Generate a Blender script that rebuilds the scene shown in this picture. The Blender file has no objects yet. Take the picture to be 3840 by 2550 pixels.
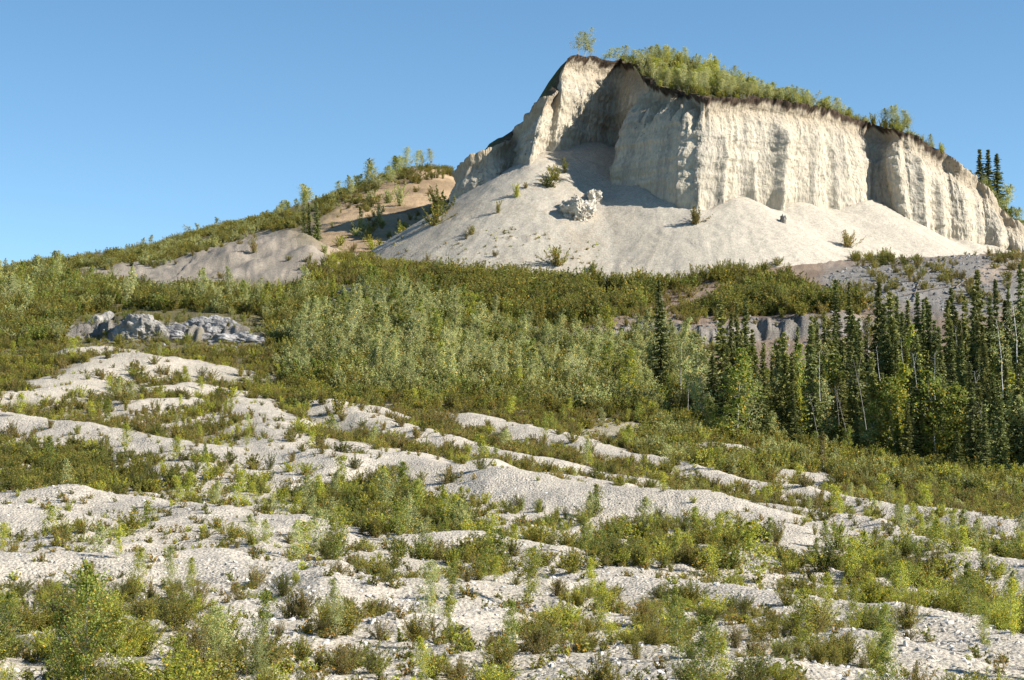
import bpy, math, random
import numpy as np
from mathutils import Vector
from mathutils.geometry import delaunay_2d_cdt

# ------------------------------------------------------------------ camera, sky, sun, exposure
S = bpy.context.scene
C = S.collection
PITCH, CZ, W, H, LENS = math.radians(3.5), 4.0, 1024.0, 680.0, 70.0
F = W * LENS / 36.0
cd = bpy.data.cameras.new("camera"); cam = bpy.data.objects.new("camera", cd); C.objects.link(cam)
cd.lens = LENS; cd.sensor_width = 36; cd.clip_start = 0.1; cd.clip_end = 5000
cam.location = (0, 0, CZ); cam.rotation_euler = (math.radians(90) + PITCH, 0, 0)
S.camera = cam
SUN_EL, SUN_H = math.radians(33), Vector((0.972, -0.235))      # towards the sun, seen from above
wd = bpy.data.worlds.new("World"); S.world = wd; wd.use_nodes = True
wn = wd.node_tree
sky = wn.nodes.new("ShaderNodeTexSky"); sky.sky_type = 'NISHITA'; sky.sun_disc = False
sky.sun_elevation = SUN_EL; sky.sun_rotation = math.atan2(SUN_H.x, SUN_H.y)
sky.altitude = 400; sky.air_density = 0.64; sky.dust_density = 0.0; sky.ozone_density = 2.0
bgn = wn.nodes["Background"]; bgn.inputs[1].default_value = 0.089
hs = wn.nodes.new("ShaderNodeHueSaturation"); hs.inputs["Hue"].default_value = 0.489; hs.inputs["Saturation"].default_value = 1.1
wn.links.new(sky.outputs[0], hs.inputs["Color"]); wn.links.new(hs.outputs[0], bgn.inputs[0])
sd = bpy.data.lights.new("sun", 'SUN'); sd.energy = 5.0; sd.angle = math.radians(0.53); sd.color = (1.0, 0.94, 0.85)
sun = bpy.data.objects.new("sun", sd); C.objects.link(sun)
dv = Vector((SUN_H.x * math.cos(SUN_EL), SUN_H.y * math.cos(SUN_EL), math.sin(SUN_EL)))
sun.rotation_euler = dv.to_track_quat('Z', 'Y').to_euler(); sun.location = dv * 300
S.view_settings.view_transform = 'Standard'; S.view_settings.look = 'None'
S.view_settings.exposure = 0.97; S.view_settings.gamma = 1.0
S.cycles.max_bounces = 5; S.cycles.diffuse_bounces = 3; S.cycles.transmission_bounces = 3
S.cycles.glossy_bounces = 1; S.cycles.transparent_max_bounces = 4
S.cycles.sample_clamp_indirect = 4

# ------------------------------------------------------------------ helpers
rng = np.random.default_rng(7)
rnd = random.Random(11)
CP, SP = math.cos(PITCH), math.sin(PITCH)

def at(px, py, Y):                     # the point at distance Y that the photograph shows at this pixel (1024 wide)
    px, py, Y = (np.asarray(q, float) for q in (px, py, Y))
    u, v = (px - W / 2) / F, (H / 2 - py) / F
    t = Y / (CP - v * SP)
    return np.stack(np.broadcast_arrays(u * t, Y, CZ + t * (SP + v * CP)), -1)

def proj(P):
    X, Y, Z = P[..., 0], P[..., 1], P[..., 2] - CZ
    d = Y * CP + Z * SP
    return W / 2 + F * X / d, H / 2 - F * (-Y * SP + Z * CP) / d

def _h(ix, iy, iz, s):
    h = (ix.astype(np.int64) * 374761393 + iy.astype(np.int64) * 668265263 + iz.astype(np.int64) * 2147483647 + s * 1274126177) & 0xffffffff
    h = ((h ^ (h >> 13)) * 1274126177) & 0xffffffff
    return ((h ^ (h >> 16)) & 0xffff) / 32767.5 - 1.0

def noise(x, y, z=0.0, s=0):           # value noise, -1..1
    x, y, z = np.broadcast_arrays(np.asarray(x, float), np.asarray(y, float), np.asarray(z, float))
    ix, iy, iz = np.floor(x), np.floor(y), np.floor(z)
    fx, fy, fz = x - ix, y - iy, z - iz
    fx, fy, fz = (q * q * q * (q * (q * 6 - 15) + 10) for q in (fx, fy, fz))
    ix, iy, iz = ix.astype(np.int64), iy.astype(np.int64), iz.astype(np.int64)
    flat = not np.any(fz)
    def lay(k):
        a = _h(ix, iy, iz + k, s); b = _h(ix + 1, iy, iz + k, s); c = _h(ix, iy + 1, iz + k, s); d = _h(ix + 1, iy + 1, iz + k, s)
        return (a + (b - a) * fx) * (1 - fy) + (c + (d - c) * fx) * fy
    l0 = lay(0)
    return l0 if flat else l0 * (1 - fz) + lay(1) * fz

def fbm(x, y, z=0.0, o=4, s=0, g=0.5):
    t, a, k = 0.0, 1.0, 1.0
    for i in range(o):
        t = t + a * noise(x * k + 17.3 * i, y * k - 9.1 * i, z * k + 3.7 * i, s + i); a *= g; k *= 2.03
    return t

def smooth(e0, e1, x):
    t = np.clip((x - e0) / (e1 - e0), 0, 1); return t * t * (3 - 2 * t)

def inpoly(px, py, poly):
    r = np.zeros(np.shape(px), bool); n = len(poly)
    for i in range(n):
        (x0, y0), (x1, y1) = poly[i], poly[(i + 1) % n]
        if y0 == y1: continue
        c = ((y0 > py) != (y1 > py)) & (px < (x1 - x0) * (py - y0) / (y1 - y0) + x0)
        r ^= c
    return r

def mesh(name, V, Fc, mats=(), attrs=None, mi=None, smooth_=False):
    V = np.asarray(V, np.float32); Fc = np.asarray(Fc, np.int32)
    me = bpy.data.meshes.new(name)
    me.vertices.add(len(V)); me.vertices.foreach_set("co", V.ravel())
    k = Fc.shape[1]
    me.loops.add(Fc.size); me.loops.foreach_set("vertex_index", Fc.ravel())
    me.polygons.add(len(Fc)); me.polygons.foreach_set("loop_start", np.arange(0, Fc.size, k, dtype=np.int32))
    for m in mats: me.materials.append(m)
    if mi is not None: me.polygons.foreach_set("material_index", np.asarray(mi, np.int32))
    me.polygons.foreach_set("use_smooth", np.full(len(Fc), smooth_))
    for n, a in (attrs or {}).items():
        a = np.asarray(a, np.float32)
        if a.ndim == 2:
            at_ = me.attributes.new(n, 'FLOAT_COLOR', 'POINT')
            at_.data.foreach_set("color", np.c_[a, np.ones(len(a))].astype(np.float32).ravel())
        else:
            at_ = me.attributes.new(n, 'FLOAT', 'POINT'); at_.data.foreach_set("value", a)
    me.update(calc_edges=True); me.validate()
    return me

def link(name, me, parent=None, **props):
    o = bpy.data.objects.new(name, me); C.objects.link(o)
    if parent is not None: o.parent = parent
    for k, v in props.items(): o[k] = v
    return o

def gridfaces(nr, nc):
    i = np.arange(nr * nc).reshape(nr, nc)
    return np.stack([i[:-1, :-1], i[:-1, 1:], i[1:, 1:], i[1:, :-1]], -1).reshape(-1, 4)

# ------------------------------------------------------------------ materials
def new_mat(name):
    m = bpy.data.materials.new(name); m.use_nodes = True
    nt = m.node_tree; b = nt.nodes["Principled BSDF"]
    b.inputs["Specular IOR Level"].default_value = 0.15; b.inputs["Roughness"].default_value = 0.9
    return m, nt, b

def N(nt, t, **kw):
    n = nt.nodes.new(t)
    for k, v in kw.items():
        if k.startswith("i_"): n.inputs[int(k[2:])].default_value = v
        else: setattr(n, k, v)
    return n

def ground_mat(name, tex, bump, stone=0.0, stretch=(1, 1, 1), var=0.25):
    """vertex colour x noise variation, stone-like bump"""
    m, nt, b = new_mat(name); L = nt.links.new
    at_ = N(nt, "ShaderNodeAttribute", attribute_name="col")
    tc = N(nt, "ShaderNodeTexCoord"); mp = N(nt, "ShaderNodeMapping"); mp.inputs["Scale"].default_value = stretch
    L(tc.outputs["Object"], mp.inputs[0])
    n1 = N(nt, "ShaderNodeTexNoise"); n1.inputs["Scale"].default_value = tex; n1.inputs["Detail"].default_value = 6; n1.inputs["Roughness"].default_value = .65
    L(mp.outputs[0], n1.inputs["Vector"])
    mr = N(nt, "ShaderNodeMapRange"); mr.inputs[1].default_value = .3; mr.inputs[2].default_value = .7
    mr.inputs[3].default_value = 1 - var; mr.inputs[4].default_value = 1 + var
    L(n1.outputs[0], mr.inputs[0])
    mul = N(nt, "ShaderNodeVectorMath", operation='SCALE'); L(at_.outputs["Color"], mul.inputs[0]); L(mr.outputs[0], mul.inputs["Scale"])
    col = mul.outputs[0]; hgt = n1.outputs[0]
    if stone:
        vo = N(nt, "ShaderNodeTexVoronoi"); vo.inputs["Scale"].default_value = stone; L(mp.outputs[0], vo.inputs["Vector"])
        sc = N(nt, "ShaderNodeSeparateColor"); L(vo.outputs["Color"], sc.inputs[0])
        m2 = N(nt, "ShaderNodeMapRange"); m2.inputs[3].default_value = .72; m2.inputs[4].default_value = 1.15; L(sc.outputs[0], m2.inputs[0])
        mu2 = N(nt, "ShaderNodeVectorMath", operation='SCALE'); L(col, mu2.inputs[0]); L(m2.outputs[0], mu2.inputs["Scale"]); col = mu2.outputs[0]
        sb = N(nt, "ShaderNodeMath", operation='MULTIPLY'); sb.inputs[1].default_value = -0.6; L(vo.outputs["Distance"], sb.inputs[0])
        ad = N(nt, "ShaderNodeMath", operation='ADD'); L(sb.outputs[0], ad.inputs[0]); L(n1.outputs[0], ad.inputs[1]); hgt = ad.outputs[0]
    L(col, b.inputs["Base Color"])
    bp = N(nt, "ShaderNodeBump"); bp.inputs["Strength"].default_value = 1.0; bp.inputs["Distance"].default_value = bump
    L(hgt, bp.inputs["Height"]); L(bp.outputs[0], b.inputs["Normal"])
    return m

def leaf_mat(name, c0, c1, c2=None, trans=0.45, rv=0.25):
    """leaf colour runs c0-c1 by leaf (attribute tint), a few leaves c2, each plant a little lighter or darker"""
    m, nt, b = new_mat(name); L = nt.links.new
    a = N(nt, "ShaderNodeAttribute", attribute_name="tint")
    r = N(nt, "ShaderNodeValToRGB"); e = r.color_ramp.elements
    e[0].color = (*c0, 1); e[1].color = (*c1, 1); e[1].position = .86
    if c2: x = e.new(.93); x.color = (*c2, 1)
    L(a.outputs["Fac"], r.inputs[0])
    oi = N(nt, "ShaderNodeObjectInfo")
    mr = N(nt, "ShaderNodeMapRange"); mr.inputs[3].default_value = 1 - rv; mr.inputs[4].default_value = 1 + rv; L(oi.outputs["Random"], mr.inputs[0])
    mu = N(nt, "ShaderNodeVectorMath", operation='SCALE'); L(r.outputs[0], mu.inputs[0]); L(mr.outputs[0], mu.inputs["Scale"])
    L(mu.outputs[0], b.inputs["Base Color"]); b.inputs["Roughness"].default_value = .55; b.inputs["Specular IOR Level"].default_value = .25
    tr = N(nt, "ShaderNodeBsdfTranslucent"); L(mu.outputs[0], tr.inputs[0])
    mx = N(nt, "ShaderNodeMixShader", i_0=trans); L(b.outputs[0], mx.inputs[1]); L(tr.outputs[0], mx.inputs[2])
    L(mx.outputs[0], nt.nodes["Material Output"].inputs[0])
    return m

def bark_mat(name, c, c2, scale=(3, 3, 1.2)):
    m, nt, b = new_mat(name); L = nt.links.new
    tc = N(nt, "ShaderNodeTexCoord"); mp = N(nt, "ShaderNodeMapping"); mp.inputs["Scale"].default_value = scale; L(tc.outputs["Object"], mp.inputs[0])
    n = N(nt, "ShaderNodeTexNoise"); n.inputs["Scale"].default_value = 2.5; n.inputs["Detail"].default_value = 4; L(mp.outputs[0], n.inputs["Vector"])
    r = N(nt, "ShaderNodeValToRGB"); e = r.color_ramp.elements; e[0].position = .38; e[0].color = (*c2, 1); e[1].position = .52; e[1].color = (*c, 1)
    L(n.outputs[0], r.inputs[0]); L(r.outputs[0], b.inputs["Base Color"])
    return m

M_ground = ground_mat("gravel", 6.0, 0.085, 8.5, var=.2)
M_scree = ground_mat("scree", 2.6, 0.09, 8.0, var=.09)
M_cliff = ground_mat("cliff_sediment", 1.6, 0.4, 0, stretch=(1.6, 1.6, .5), var=.24)
M_rock = ground_mat("grey_rock", 1.0, 0.35, 1.5, var=.25)
M_soil = ground_mat("topsoil", 2.0, .3, 0, var=.45)

# ------------------------------------------------------------------ the ground: one sheet in polar rows and columns
DL = [3, 16, 32, 45, 60, 80, 100, 130, 160, 190, 220, 250, 280, 310, 350, 400, 520]
TAB = {
    0:   [690, 625, 580, 528, 482, 432, 385, 345, 318, 296, 283, 276, 272, 274, 285],
    128: [690, 630, 585, 533, 488, 437, 390, 347, 322, 292, 276, 264, 252, 250, 258],
    256: [692, 632, 588, 537, 495, 442, 402, 354, 325, 292, 268, 250, 231, 222, 226],
    340: [693, 634, 590, 540, 498, 446, 406, 367, 328, 290, 265, 240, 207, 193, 197],
    400: [695, 636, 592, 542, 500, 450, 410, 375, 330, 290, 270, 243, 201, 169, 175],
    470: [695, 638, 595, 545, 502, 457, 418, 382, 340, 297, 272, 250, 205, 157, 164],
    512: [697, 640, 598, 548, 506, 461, 422, 388, 348, 302, 273, 258, 245, 235, 235],
    640: [698, 645, 600, 550, 512, 470, 432, 400, 352, 308, 272, 264, 258, 255, 255],
    700: [699, 647, 602, 552, 516, 478, 442, 410, 352, 303, 262, 255, 250, 250, 250],
    768: [700, 648, 604, 555, 520, 486, 452, 412, 355, 298, 250, 245, 245, 245, 245],
    900: [702, 652, 610, 565, 530, 497, 468, 422, 352, 292, 258, 257, 257, 257, 257],
    1024:[705, 660, 620, 575, 540, 507, 482, 428, 352, 286, 256, 255, 255, 255, 255],
}
A0, A1, NC = (-330 - 512) / F, (1354 - 512) / F, 1050
R0, R1, NR = 5.0, 520.0, 980
ga = np.linspace(A0, A1, NC); gd = np.exp(np.linspace(math.log(R0), math.log(R1), NR))
cols = sorted(TAB); Zt = []
for c in cols:
    z = at(c, np.array(TAB[c]), np.array(DL[2:], float))[:, 2]
    z = np.r_[z[0], z[0], z]
    Zt.append(np.interp(np.log(gd), np.log(DL), z))
Zt = np.array(Zt); ca = (np.array(cols) - 512) / F
Zb = np.stack([np.interp(ga, ca, Zt[:, j]) for j in range(NR)])        # rows: distance, columns: bearing
def blur(A, r, ax):
    if r < 1: return A
    n = 2 * r + 1
    P = np.concatenate([np.repeat(A.take([0], ax), r + 1, ax), A, np.repeat(A.take([-1], ax), r, ax)], ax)
    c = np.cumsum(P, ax)
    return (c.take(range(n, n + A.shape[ax]), ax) - c.take(range(0, A.shape[ax]), ax)) / n
for _ in range(3): Zb = blur(blur(Zb, 22, 1), 7, 0)
GX, GY = ga[None, :] * gd[:, None], np.repeat(gd[:, None], NC, 1)
def gidx(X, Y):
    fa = np.clip((X / Y - A0) / (A1 - A0) * (NC - 1), 0, NC - 1.001)
    fd = np.clip((np.log(Y) - math.log(R0)) / (math.log(R1) - math.log(R0)) * (NR - 1), 0, NR - 1.001)
    return fa, fd
def bil(A, X, Y):
    fa, fd = gidx(np.asarray(X, float), np.asarray(Y, float))
    i, j = fd.astype(int), fa.astype(int); u, v = fa - j, fd - i
    return (A[i, j] * (1 - u) + A[i, j + 1] * u) * (1 - v) + (A[i + 1, j] * (1 - u) + A[i + 1, j + 1] * u) * v
_pxg, _pyg = proj(np.stack([GX, GY, Zb], -1))
def solveD(px, py):                    # distance at which the smooth ground is seen at this pixel
    j = int(np.clip(((px - 512) / F - A0) / (A1 - A0) * (NC - 1), 0, NC - 1))
    y = np.minimum.accumulate(_pyg[:, j]); k = gd > 20
    return float(np.interp(-py, -y[k], gd[k]))
def crest(pts, h):                     # crest pixels -> plan points, the ground under the crest sitting h lower
    out = []
    for i, (x, y) in enumerate(pts):
        hh = h[i] if isinstance(h, (list, tuple)) else h
        d = solveD(x, y)
        for _ in range(3): d = solveD(x, y + hh * F / d)
        out.append((*at(x, y, d)[:2], hh))
    return out
RIDGES = [  # crest pixels, height, half width front, half width back
    ([(377,444),(440,454),(520,470),(600,482),(711,496),(776,516)], [1.2,1.7,1.9,1.9,1.7,1.1], 4.2, 2.6),
    ([(258,392),(285,420),(316,450),(345,458),(384,455)], [.5,1.0,1.5,1.5,1.1], 3.2, 2.6),
    ([(325,396),(390,418),(455,436),(542,456),(650,476)], [.9,1.2,1.2,1.1,.8], 2.6, 2.4),
    ([(362,402),(402,412)], [.7,.6], 2, 2),
    ([(472,410),(542,428),(650,452),(737,474),(889,497),(1040,524)], [.7,1.0,1.1,1.1,1.1,1.1], 2.4, 2.4),
    ([(560,474),(650,484),(780,502),(910,531),(1060,566)], [.7,1.0,1.1,1.1,1.1], 2.6, 2.6),
    ([(-60,404),(40,412),(110,424),(200,440),(290,456)], [1.2,1.5,1.4,1.1,.9], 4.5, 3.0),
    ([(50,382),(112,353),(150,352),(192,360)], [.6,1.6,1.7,1.0], 5.5, 3.5),
    ([(-30,392),(30,390),(75,384)], [.8,1.0,.6], 3.0, 2.5),
    ([(162,385),(192,378)], [.6,.9], 2.6, 2.4), ([(132,400),(190,394)], [.6,.8], 2.2, 2),
    ([(76,346),(106,345)], [1.0,1.0], 2.6, 2.2),
    ([(150,457),(200,460),(262,472)], [.6,.9,.5], 2.4, 2),
    ([(52,487),(75,484),(96,489)], [.7,1.0,.7], 2.0, 1.6),
    ([(143,497),(220,504),(299,516)], [.5,1.0,.8], 3.0, 1.8),
    ([(-20,500),(30,503),(70,512)], [.7,.7,.4], 2.4, 1.8),
    ([(-10,545),(110,545),(217,543),(300,561)], [.7,.8,.8,.5], 2.4, 1.7),
    ([(446,531),(460,527),(482,530)], [.8,1.0,.7], 1.8, 1.5), ([(484,532),(520,537),(556,553)], [.6,.6,.5], 1.7, 1.5),
    ([(520,527),(540,524)], [.5,.5], 1.2, 1.2), ([(318,530),(328,527),(338,536)], [.5,.8,.5], 1.2, 1.0),
    ([(615,568),(690,575),(760,587),(911,609),(1040,642)], [.4,.6,.6,.6,.6], 1.9, 1.4),
    ([(310,556),(320,558),(326,578),(300,604)], [.4,.7,.6,.4], 1.2, 1.1),
    ([(395,616),(450,606),(480,602)], [.4,.5,.4], 1.3, 1.1),
    ([(690,510),(760,528),(800,540)], [.4,.6,.4], 1.6, 1.4), ([(890,584),(905,580),(925,587)], [.4,.7,.4], 1.2, 1.0),
    ([(820,633),(850,626),(880,634),(930,652)], [.5,.7,.6,.3], 1.5, 1.2), ([(720,663),(760,655),(790,662)], [.4,.6,.4], 1.3, 1.1),
    ([(205,602),(250,592),(290,600)], [.3,.5,.3], 1.4, 1.2), ([(20,610),(60,602),(110,612)], [.3,.5,.3], 1.4, 1.2),
    ([(96,268),(150,262),(200,250),(258,236),(283,234),(312,244),(346,263)], [.6,1.6,2.9,4.6,4.7,3.6,.6], 15, 7),
    ([(690,443),(716,437),(738,446)], [.7,1.5,.7], 2.8, 2.4), ([(820,462),(840,458),(872,466)], [.5,1.0,.5], 2.4, 2.0),
    ([(905,474),(925,471),(945,475)], [.5,.8,.4], 2.0, 1.8), ([(790,468),(815,472)], [.6,.6], 1.8, 1.8),
]
SCARPS = [  # crest pixels of small banks: steep face towards us, the ground behind falling back to the slope
    ([(462,320),(520,330),(560,333),(605,329),(650,317),(700,322),(760,317),(800,313),(850,310),(880,318)], [0,1.2,2.0,1.8,2.2,1.9,1.6,2.0,1.6,0], 16),
    ([(66,330),(84,318),(118,318),(134,311),(160,318),(188,320),(210,317),(228,322),(260,337)], [0,1.8,2.0,2.6,1.6,1.8,2.0,1.8,0], 12),
    ([(350,291),(372,288),(398,290)], [0,1.6,0], 12),
]
def polydist(X, Y, P):
    """signed distance to a plan polyline (positive on the camera's side) and height along it"""
    best = np.full(X.shape, 1e9); hh = np.zeros(X.shape); sg = np.ones(X.shape)
    for (x0, y0, h0), (x1, y1, h1) in zip(P[:-1], P[1:]):
        dx, dy = x1 - x0, y1 - y0; L2 = dx * dx + dy * dy
        t = np.clip(((X - x0) * dx + (Y - y0) * dy) / L2, 0, 1)
        ex, ey = X - (x0 + t * dx), Y - (y0 + t * dy); d = np.hypot(ex, ey)
        k = d < best; best[k] = d[k]; hh[k] = (h0 + (h1 - h0) * t)[k]
        s = -(dx * (Y - y0) - dy * (X - x0)) / math.sqrt(L2) * (1 if dx > 0 else -1)
        sg[k] = s[k]
    return best, sg, hh
def near_block(P, m):
    xs, ys = [p[0] for p in P], [p[1] for p in P]
    i0, i1 = np.searchsorted(gd, min(ys) - m), np.searchsorted(gd, max(ys) + m)
    a0 = min(x / y for x, y in zip(xs, ys)) - m / min(ys); a1 = max(x / y for x, y in zip(xs, ys)) + m / min(ys)
    return slice(max(i0 - 1, 0), min(i1 + 2, NR)), slice(max(np.searchsorted(ga, a0) - 1, 0), min(np.searchsorted(ga, a1) + 2, NC))
RZ = np.zeros((NR, NC)); BARE = np.zeros((NR, NC)); BANK = np.zeros((NR, NC))
for pts, h, wf, wb in RIDGES:
    h = [q * (.8 if wf < 12 else .9) for q in h]; P = crest(pts, h); m = 3.2 * max(wf, wb)
    sl = near_block(P, m); X, Y = GX[sl], GY[sl]
    wob = .9 * fbm(X / 5, Y / 5, 0, 2, 3) * min(wf, 3) * .4
    d, sp, hh = polydist(X, Y, P); sp = sp + wob; d = np.abs(d + wob * np.sign(sp))
    f_ = smooth(-.7, .7, sp); w = wb + (wf - wb) * f_
    b = np.exp(-(d / w) ** 1.7)
    RZ[sl] = np.maximum(RZ[sl], hh * b * (1 + .22 * fbm(X / 3.5, Y / 3.5, 0, 3, 21)))
    if wf < 12: BARE[sl] = np.maximum(BARE[sl], np.exp(-(d / (wb * .85 * (1 - f_) + wf * 1.3 * f_)) ** 4))
for pts, h, back in SCARPS:
    P = crest(pts, h); sl = near_block(P, back * 2.5); X, Y = GX[sl], GY[sl]
    d, sp, hh = polydist(X, Y, P); sp = sp + 1.1 * fbm(X / 2.8, Y / 9, 0, 4, 5)
    b = np.exp(-np.where(sp > 0, (sp / 1.9) ** 2, -sp / back)) * np.exp(-(np.maximum(d - np.abs(sp), 0) / 6) ** 2)
    endf = np.exp(-(np.maximum(d - np.abs(sp), 0) / 4) ** 2); d = sp
    RZ[sl] = np.maximum(RZ[sl], hh * b); BANK[sl] = np.maximum(BANK[sl], endf * np.exp(-(np.abs(d - 1.2) / 2.6) ** 4))
_nr = smooth(185, 165, GY); RZ = RZ * (1 - _nr) + blur(blur(blur(blur(RZ, 1, 0), 7, 1), 1, 0), 7, 1) * _nr
low = 1 - smooth(165, 200, GY)
MND = (.16 * fbm(GX / 4.2, GY / 4.2, 0, 2, 31) + .38 * fbm(GX / 13, GY / 13, 0, 2, 41) - .22 * np.abs(noise(GX / 2.6, GY / 2.6, 0, 43))) * low + .5 * (1 - low) * fbm(GX / 16, GY / 16, 0, 2, 51)
FINE = (.06 + .05 * (1 - low)) * fbm(GX / 1.1, GY / 1.1, 0, 5, 61, .62)
FINE = FINE - BANK * (.75 * np.abs(noise(GX / 1.1, GY / 3, 0, 63)) + .45 * np.abs(noise(GX / .5, GY / 1.5, 0, 64)))
GZ = Zb + RZ + MND * np.clip(gd[:, None] / 60, .25, 1) * (1 - .6 * BARE) + FINE
GPX, GPY = proj(np.stack([GX, GY, GZ], -1))
EL = np.maximum.accumulate((GZ - CZ) / GY, 0)                 # highest elevation met so far along each bearing
def gz(X, Y): return bil(GZ, X, Y)

# what the ground is made of
def C3(*c): return np.array(c)
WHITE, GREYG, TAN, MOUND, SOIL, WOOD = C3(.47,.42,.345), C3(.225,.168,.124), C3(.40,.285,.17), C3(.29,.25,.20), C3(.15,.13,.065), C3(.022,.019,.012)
n1 = fbm(GX / 7, GY / 7, 0, 4, 71)[..., None]; n2 = fbm(GX / 1.6, GY / 1.6, 0, 3, 81)[..., None]
col = np.broadcast_to(WHITE, (NR, NC, 3)).copy()
col *= 1 + .07 * n1 + .06 * n2
def mixin(col, c, m): return col * (1 - m[..., None]) + c * (1 + .12 * n1 + .1 * n2) * m[..., None]
veg = smooth(395, 372, GPY) * smooth(40, 60, GY)
veg = np.maximum(veg, smooth(-.35, .25, n1[..., 0] + .2) * .65 * smooth(470, 420, GPY)) * (1 - .9 * BARE)
veg = np.maximum(veg, (.16 * smooth(-.1, .5, n1[..., 0] + .3 * n2[..., 0])) * (1 - BARE))
col = mixin(col, SOIL, veg)
slope_r = np.maximum(smooth(455, 640, GPX + 40 * n1[..., 0]) * smooth(345, 330, GPY), smooth(670, 710, GPX) * smooth(440, 425, GPY)) * smooth(180, 195, GY)
col = mixin(col, GREYG, slope_r)
blue = inpoly(GPX + 14 * n1[..., 0], GPY + 8 * n2[..., 0], [(822,268),(880,262),(960,255),(1030,262),(1060,300),(960,320),(890,306),(840,290)]) * 1.0
col = mixin(col, C3(.215,.20,.18), blur(blur(blue, 3, 0), 3, 1) * smooth(215, 230, GY))
pink = inpoly(GPX + 6 * n1[..., 0], GPY + 5 * n2[..., 0], [(975,278),(990,264),(1015,258),(1100,255),(1100,268),(1010,274),(985,285)]) * 1.0
col = mixin(col, C3(.31,.25,.195), blur(blur(pink, 2, 0), 2, 1))
tan_ = inpoly(GPX + 8 * n1[..., 0], GPY + 6 * n2[..., 0], [(300,255),(330,225),(345,196),(400,170),(480,155),(480,250),(380,275),(335,262)]) * 1.0
tan_ = np.maximum(tan_, inpoly(GPX, GPY, [(212,232),(236,218),(248,222),(252,236),(225,238)]) * 1.0)
tan_ = blur(blur(tan_, 4, 0), 4, 1) * smooth(240, 262, GY)
patch = smooth(-.1, .5, fbm(GX / 9, GY / 9, GZ / 5, 3, 91))
hill = smooth(268, 262, GPY) * smooth(262, 275, GY) * smooth(470, 440, GPX) * smooth(-.5, .3, n1[..., 0]) * .8
col = mixin(col, C3(.21,.165,.095), hill)
col = mixin(col, TAN * (1 - .35 * patch[..., None]) + C3(.33,.25,.17) * .35 * patch[..., None] * smooth(230, 262, GPY)[..., None], tan_)
md = inpoly(GPX + 5 * n1[..., 0], GPY + 4 * n2[..., 0], [(80,274),(150,258),(200,246),(262,232),(285,231),(312,241),(350,264),(300,280),(180,285)]) * 1.0
md = np.maximum(md, inpoly(GPX, GPY, [(60,284),(85,268),(150,246),(175,252),(190,250),(150,268),(110,290)]) * .8)
col = mixin(col, MOUND, blur(blur(md, 3, 0), 3, 1) * smooth(235, 250, GY))
col = mixin(col, C3(.21,.19,.165) * (1 + .25 * n2), np.clip(BANK, 0, 1))
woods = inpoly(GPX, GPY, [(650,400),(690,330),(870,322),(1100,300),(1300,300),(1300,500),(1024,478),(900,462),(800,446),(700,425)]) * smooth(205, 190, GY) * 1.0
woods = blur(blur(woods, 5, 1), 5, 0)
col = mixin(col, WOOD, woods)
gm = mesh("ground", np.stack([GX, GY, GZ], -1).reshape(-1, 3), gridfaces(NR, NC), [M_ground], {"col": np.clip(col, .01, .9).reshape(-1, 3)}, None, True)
link("ground", gm, kind="structure", label="pale dredged gravel ground with long ridges rising to a hillside")

# ------------------------------------------------------------------ the bluff: cliff face, scree, plateau
PATH = [  # base pixel and distance, rim pixel and distance
    (456,216,334, 472,160,338), (447,214,312, 456,174,315), (466,205,304, 470,159,307), (495,185,303, 488,148,307), (507,168,309, 506,139,312),
    (512,167,311, 514,134,314), (519,166,302, 536,106,308), (531,164,300, 547,96,306), (545,144,309, 556,88,313), (556,143,309, 564,57,313),
    (575,139,315, 582,56.5,318), (599,133,321, 599,58,322), (608,142,325, 622,61,327), (622,152,316, 642,66,317), (626,166,307, 648,81,307),
    (611,180,301, 650,85,303), (634,178,297, 662,88,301), (655,185,293, 675,90,298), (680,197,288, 691,95,294), (695,200,285, 705,97,291),
    (746,194,291, 748,97,297), (794,201,297, 800,104,303), (845,197,303, 830,109,309), (866,192,306, 851,119,312), (873,197,311, 867,122,317),
    (890,208,309, 884,127,315), (908,219,304, 899,131,310), (930,225,306, 920,139,312), (945,228,308, 938,151,314), (951,230,310, 946,152,316),
    (963,233,309, 957,165,315), (978,237,311, 968,172,317), (985,239,313, 977,184,319), (1000,244,311, 990,187,317), (1011,247,314, 1001,212,320),
    (1020,250,312, 1017,219,318), (1045,264,314, 1036,252,319), (1085,284,318, 1080,280,321)]
PA = np.array(PATH, float)
Bp, Tp = at(PA[:, 0], PA[:, 1], PA[:, 2]), at(PA[:, 3], PA[:, 4], PA[:, 5])
seg = np.r_[0, np.cumsum(np.linalg.norm(np.diff((Bp + Tp) / 2, axis=0), axis=1))]
NS = int(seg[-1] / .2); ss = np.linspace(0, seg[-1], NS)
def along(Pts): return np.stack([np.interp(ss, seg, Pts[:, i]) for i in range(3)], 1)
def gsm(A, r):
    for _ in range(2): A = blur(A, r, 0)
    return A
Bs, Ts = gsm(along(Bp), 4), gsm(along(Tp), 4)
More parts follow.
